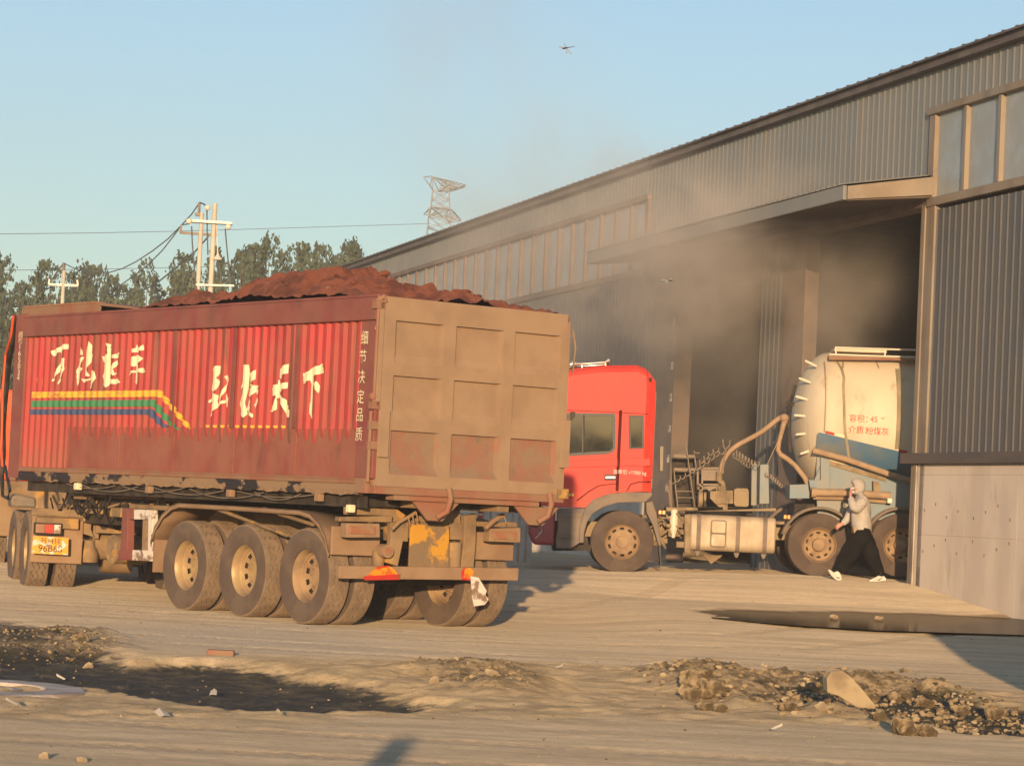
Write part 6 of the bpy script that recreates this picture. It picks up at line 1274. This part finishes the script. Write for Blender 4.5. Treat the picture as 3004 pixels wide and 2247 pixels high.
for i, (lb, g_, r) in enumerate(LT):
    r *= .45; m = MB(); m.add([(-r*.6, -.10*.3, .012), (-r*.1, -.036, .022), (r*.6, -.024, .012), (r*.5, .042, .016), (0, .05, .03), (-r*.55, .036, .014)], [(0, 1, 4, 5), (1, 2, 3, 4)]); o = m.build('litter_scrap', M['paper'], None); o.location = (g_[0], g_[1], zg(*g_)+.02); o.rotation_euler = (.35, 0, i*.7); o.modifiers.new('thickness', 'SOLIDIFY').thickness = .003; tag(o, lb, 'litter', 'white scraps on the ground')
m = MB(); st_ = [(-2.547,24.221),(-2.453,24.696)]; m.box(-.12, .12, -.05, .05, 0, .05); o = m.build('brick_piece', M['rust_base'], None, bevel=.01); o.location = (st_[0][0]+.1, st_[0][1], zg(*st_[0])+.0); tag(o, 'red-brown brick fragment lying behind the black mud', 'brick')
for i, ((x, y), lb) in enumerate(zip([(4.406,36.440),(5.063,36.911)], ('pale stone standing in the puddle, the left one', 'pale stone standing in the puddle, the right one'))):
    rock(lb, x, y, .09, 'stone', 90+i, name='stone', cat='stone', grp='stones in the puddle', n=8).location.z = pz+.01
M['far_trees'] = mat('far_treeline', (.035,.045,.022), (.06,.07,.035), .05, rough=.9)
m = MB(); tl = [(x, 10.5+2.2*math.sin(x*.05)+1.5*math.sin(x*.17+1)+1.2*math.sin(x*.41)) for x in range(-260, 261, 4)]
m.prism([(-260, -2)]+tl+[(260, -2)], -262, -250); tag(m.build('hills', M['far_trees'], None), kind='structure')
# unseen casters added out of view to throw shadows on the yard
e = thing('shadow_caster_post', 'unseen post added out of view to throw the foreground shadow', 'post', (-0.97, 4.2, 0)); MB().lathe([(0, .085), (1.36, .085), (1.41, .06), (1.41, .001)], (0, 0, 0), 'z', 20).build('shaft', M['conc'], e, smooth=True)  # added stand-in for whatever throws the long foreground shadow
e = thing('shadow_caster_wall', 'unseen wall block added out of view to throw the shade at the right', 'shadow caster', (0, 17.5, 0)); m = MB(); m.prism([(4.38, -.2), (4.46, .85), (4.72, 2.10), (4.9, 2.25), (14, 2.25), (14, -.2)], 0, .3); m.build('caster_panel', M['conc'], e)  # invented block, its sloping edge shaped to fit the shade outline

# ---------------------------------------------------------------- dust and haze
def vol(name, box, col, expr, aniso=-.1):
    m = bpy.data.materials.new(name); m.use_nodes = True; T = NT(m); T.n.clear(); out = T.new('ShaderNodeOutputMaterial'); pv = T.new('ShaderNodeVolumePrincipled')
    pv.inputs['Color'].default_value = (*col, 1); pv.inputs['Anisotropy'].default_value = aniso; d = expr(T)
    if isinstance(d, float): pv.inputs['Density'].default_value = d
    else: T.l.new(d, pv.inputs['Density'])
    T.l.new(pv.outputs[0], out.inputs['Volume']); o = MB().box(*box).build(name, m); return o
def puffs(L, ns=.75, amp=1.15, cut=.0):
    def f(T):
        P = T.new('ShaderNodeTexCoord').outputs['Object']; nz = T.new('ShaderNodeTexNoise'); nz.inputs['Scale'].default_value = .35; nz.inputs['Detail'].default_value = 3; T.l.new(P, nz.inputs['Vector'])
        w = T.new('ShaderNodeVectorMath', operation='MULTIPLY_ADD'); T.l.new(nz.outputs['Color'], w.inputs[0]); w.inputs[1].default_value = (2.6, 2.6, 2.6); T.l.new(P, w.inputs[2]); tot_ = None
        for c, r, a in L:
            s_ = T.new('ShaderNodeVectorMath', operation='SUBTRACT'); T.l.new(w.outputs[0], s_.inputs[0]); s_.inputs[1].default_value = (c[0]+1.3, c[1]+1.3, c[2]+1.3)
            dv = T.new('ShaderNodeVectorMath', operation='DIVIDE'); T.l.new(s_.outputs[0], dv.inputs[0]); dv.inputs[1].default_value = r
            ln = T.new('ShaderNodeVectorMath', operation='LENGTH'); T.l.new(dv.outputs[0], ln.inputs[0])
            g_ = T.math('MULTIPLY', T.ramp(ln.outputs['Value'], 1.0, 0.0), a); tot_ = g_ if tot_ is None else T.math('ADD', tot_, g_)
        n2 = T.ramp(T.noise(P, ns, 6, .62), .36, .68)
        return T.math('MULTIPLY', tot_, T.math('ADD', T.math('MULTIPLY', n2, amp), cut))
    return f
o = vol('dust_cloud', (-6, 9.5, 43.0, 66, .8, 16), (.80,.72,.63), puffs([((3.3, 50, 6.1), (3.2, 6., 2.0), .62), ((1.2, 49, 7.0), (3.6, 5., 2.0), .17), ((-.9, 49, 9.0), (3.6, 5, 3.4), .05), ((-1.6, 49, 11.5), (3.0, 5, 3.4), .035), ((2.8, 49, 4.6), (3.2, 4, 2.0), .12), ((5.4, 50, 5.3), (2.6, 6, 2.6), .36), ((1.0, 52, 5.9), (4.6, 6, 2.8), .20), ((5.2, 55, 3.0), (4.0, 7, 3.4), .11)]))
tag(o, 'brown dust cloud drifting from the doorway up over the awning and roof', 'dust cloud', None, 'stuff')
o = vol('haze', (-220, 220, -6, 460, -2.2, 60), (.86,.83,.80), lambda T: .0011, .0)
tag(o, kind='stuff')
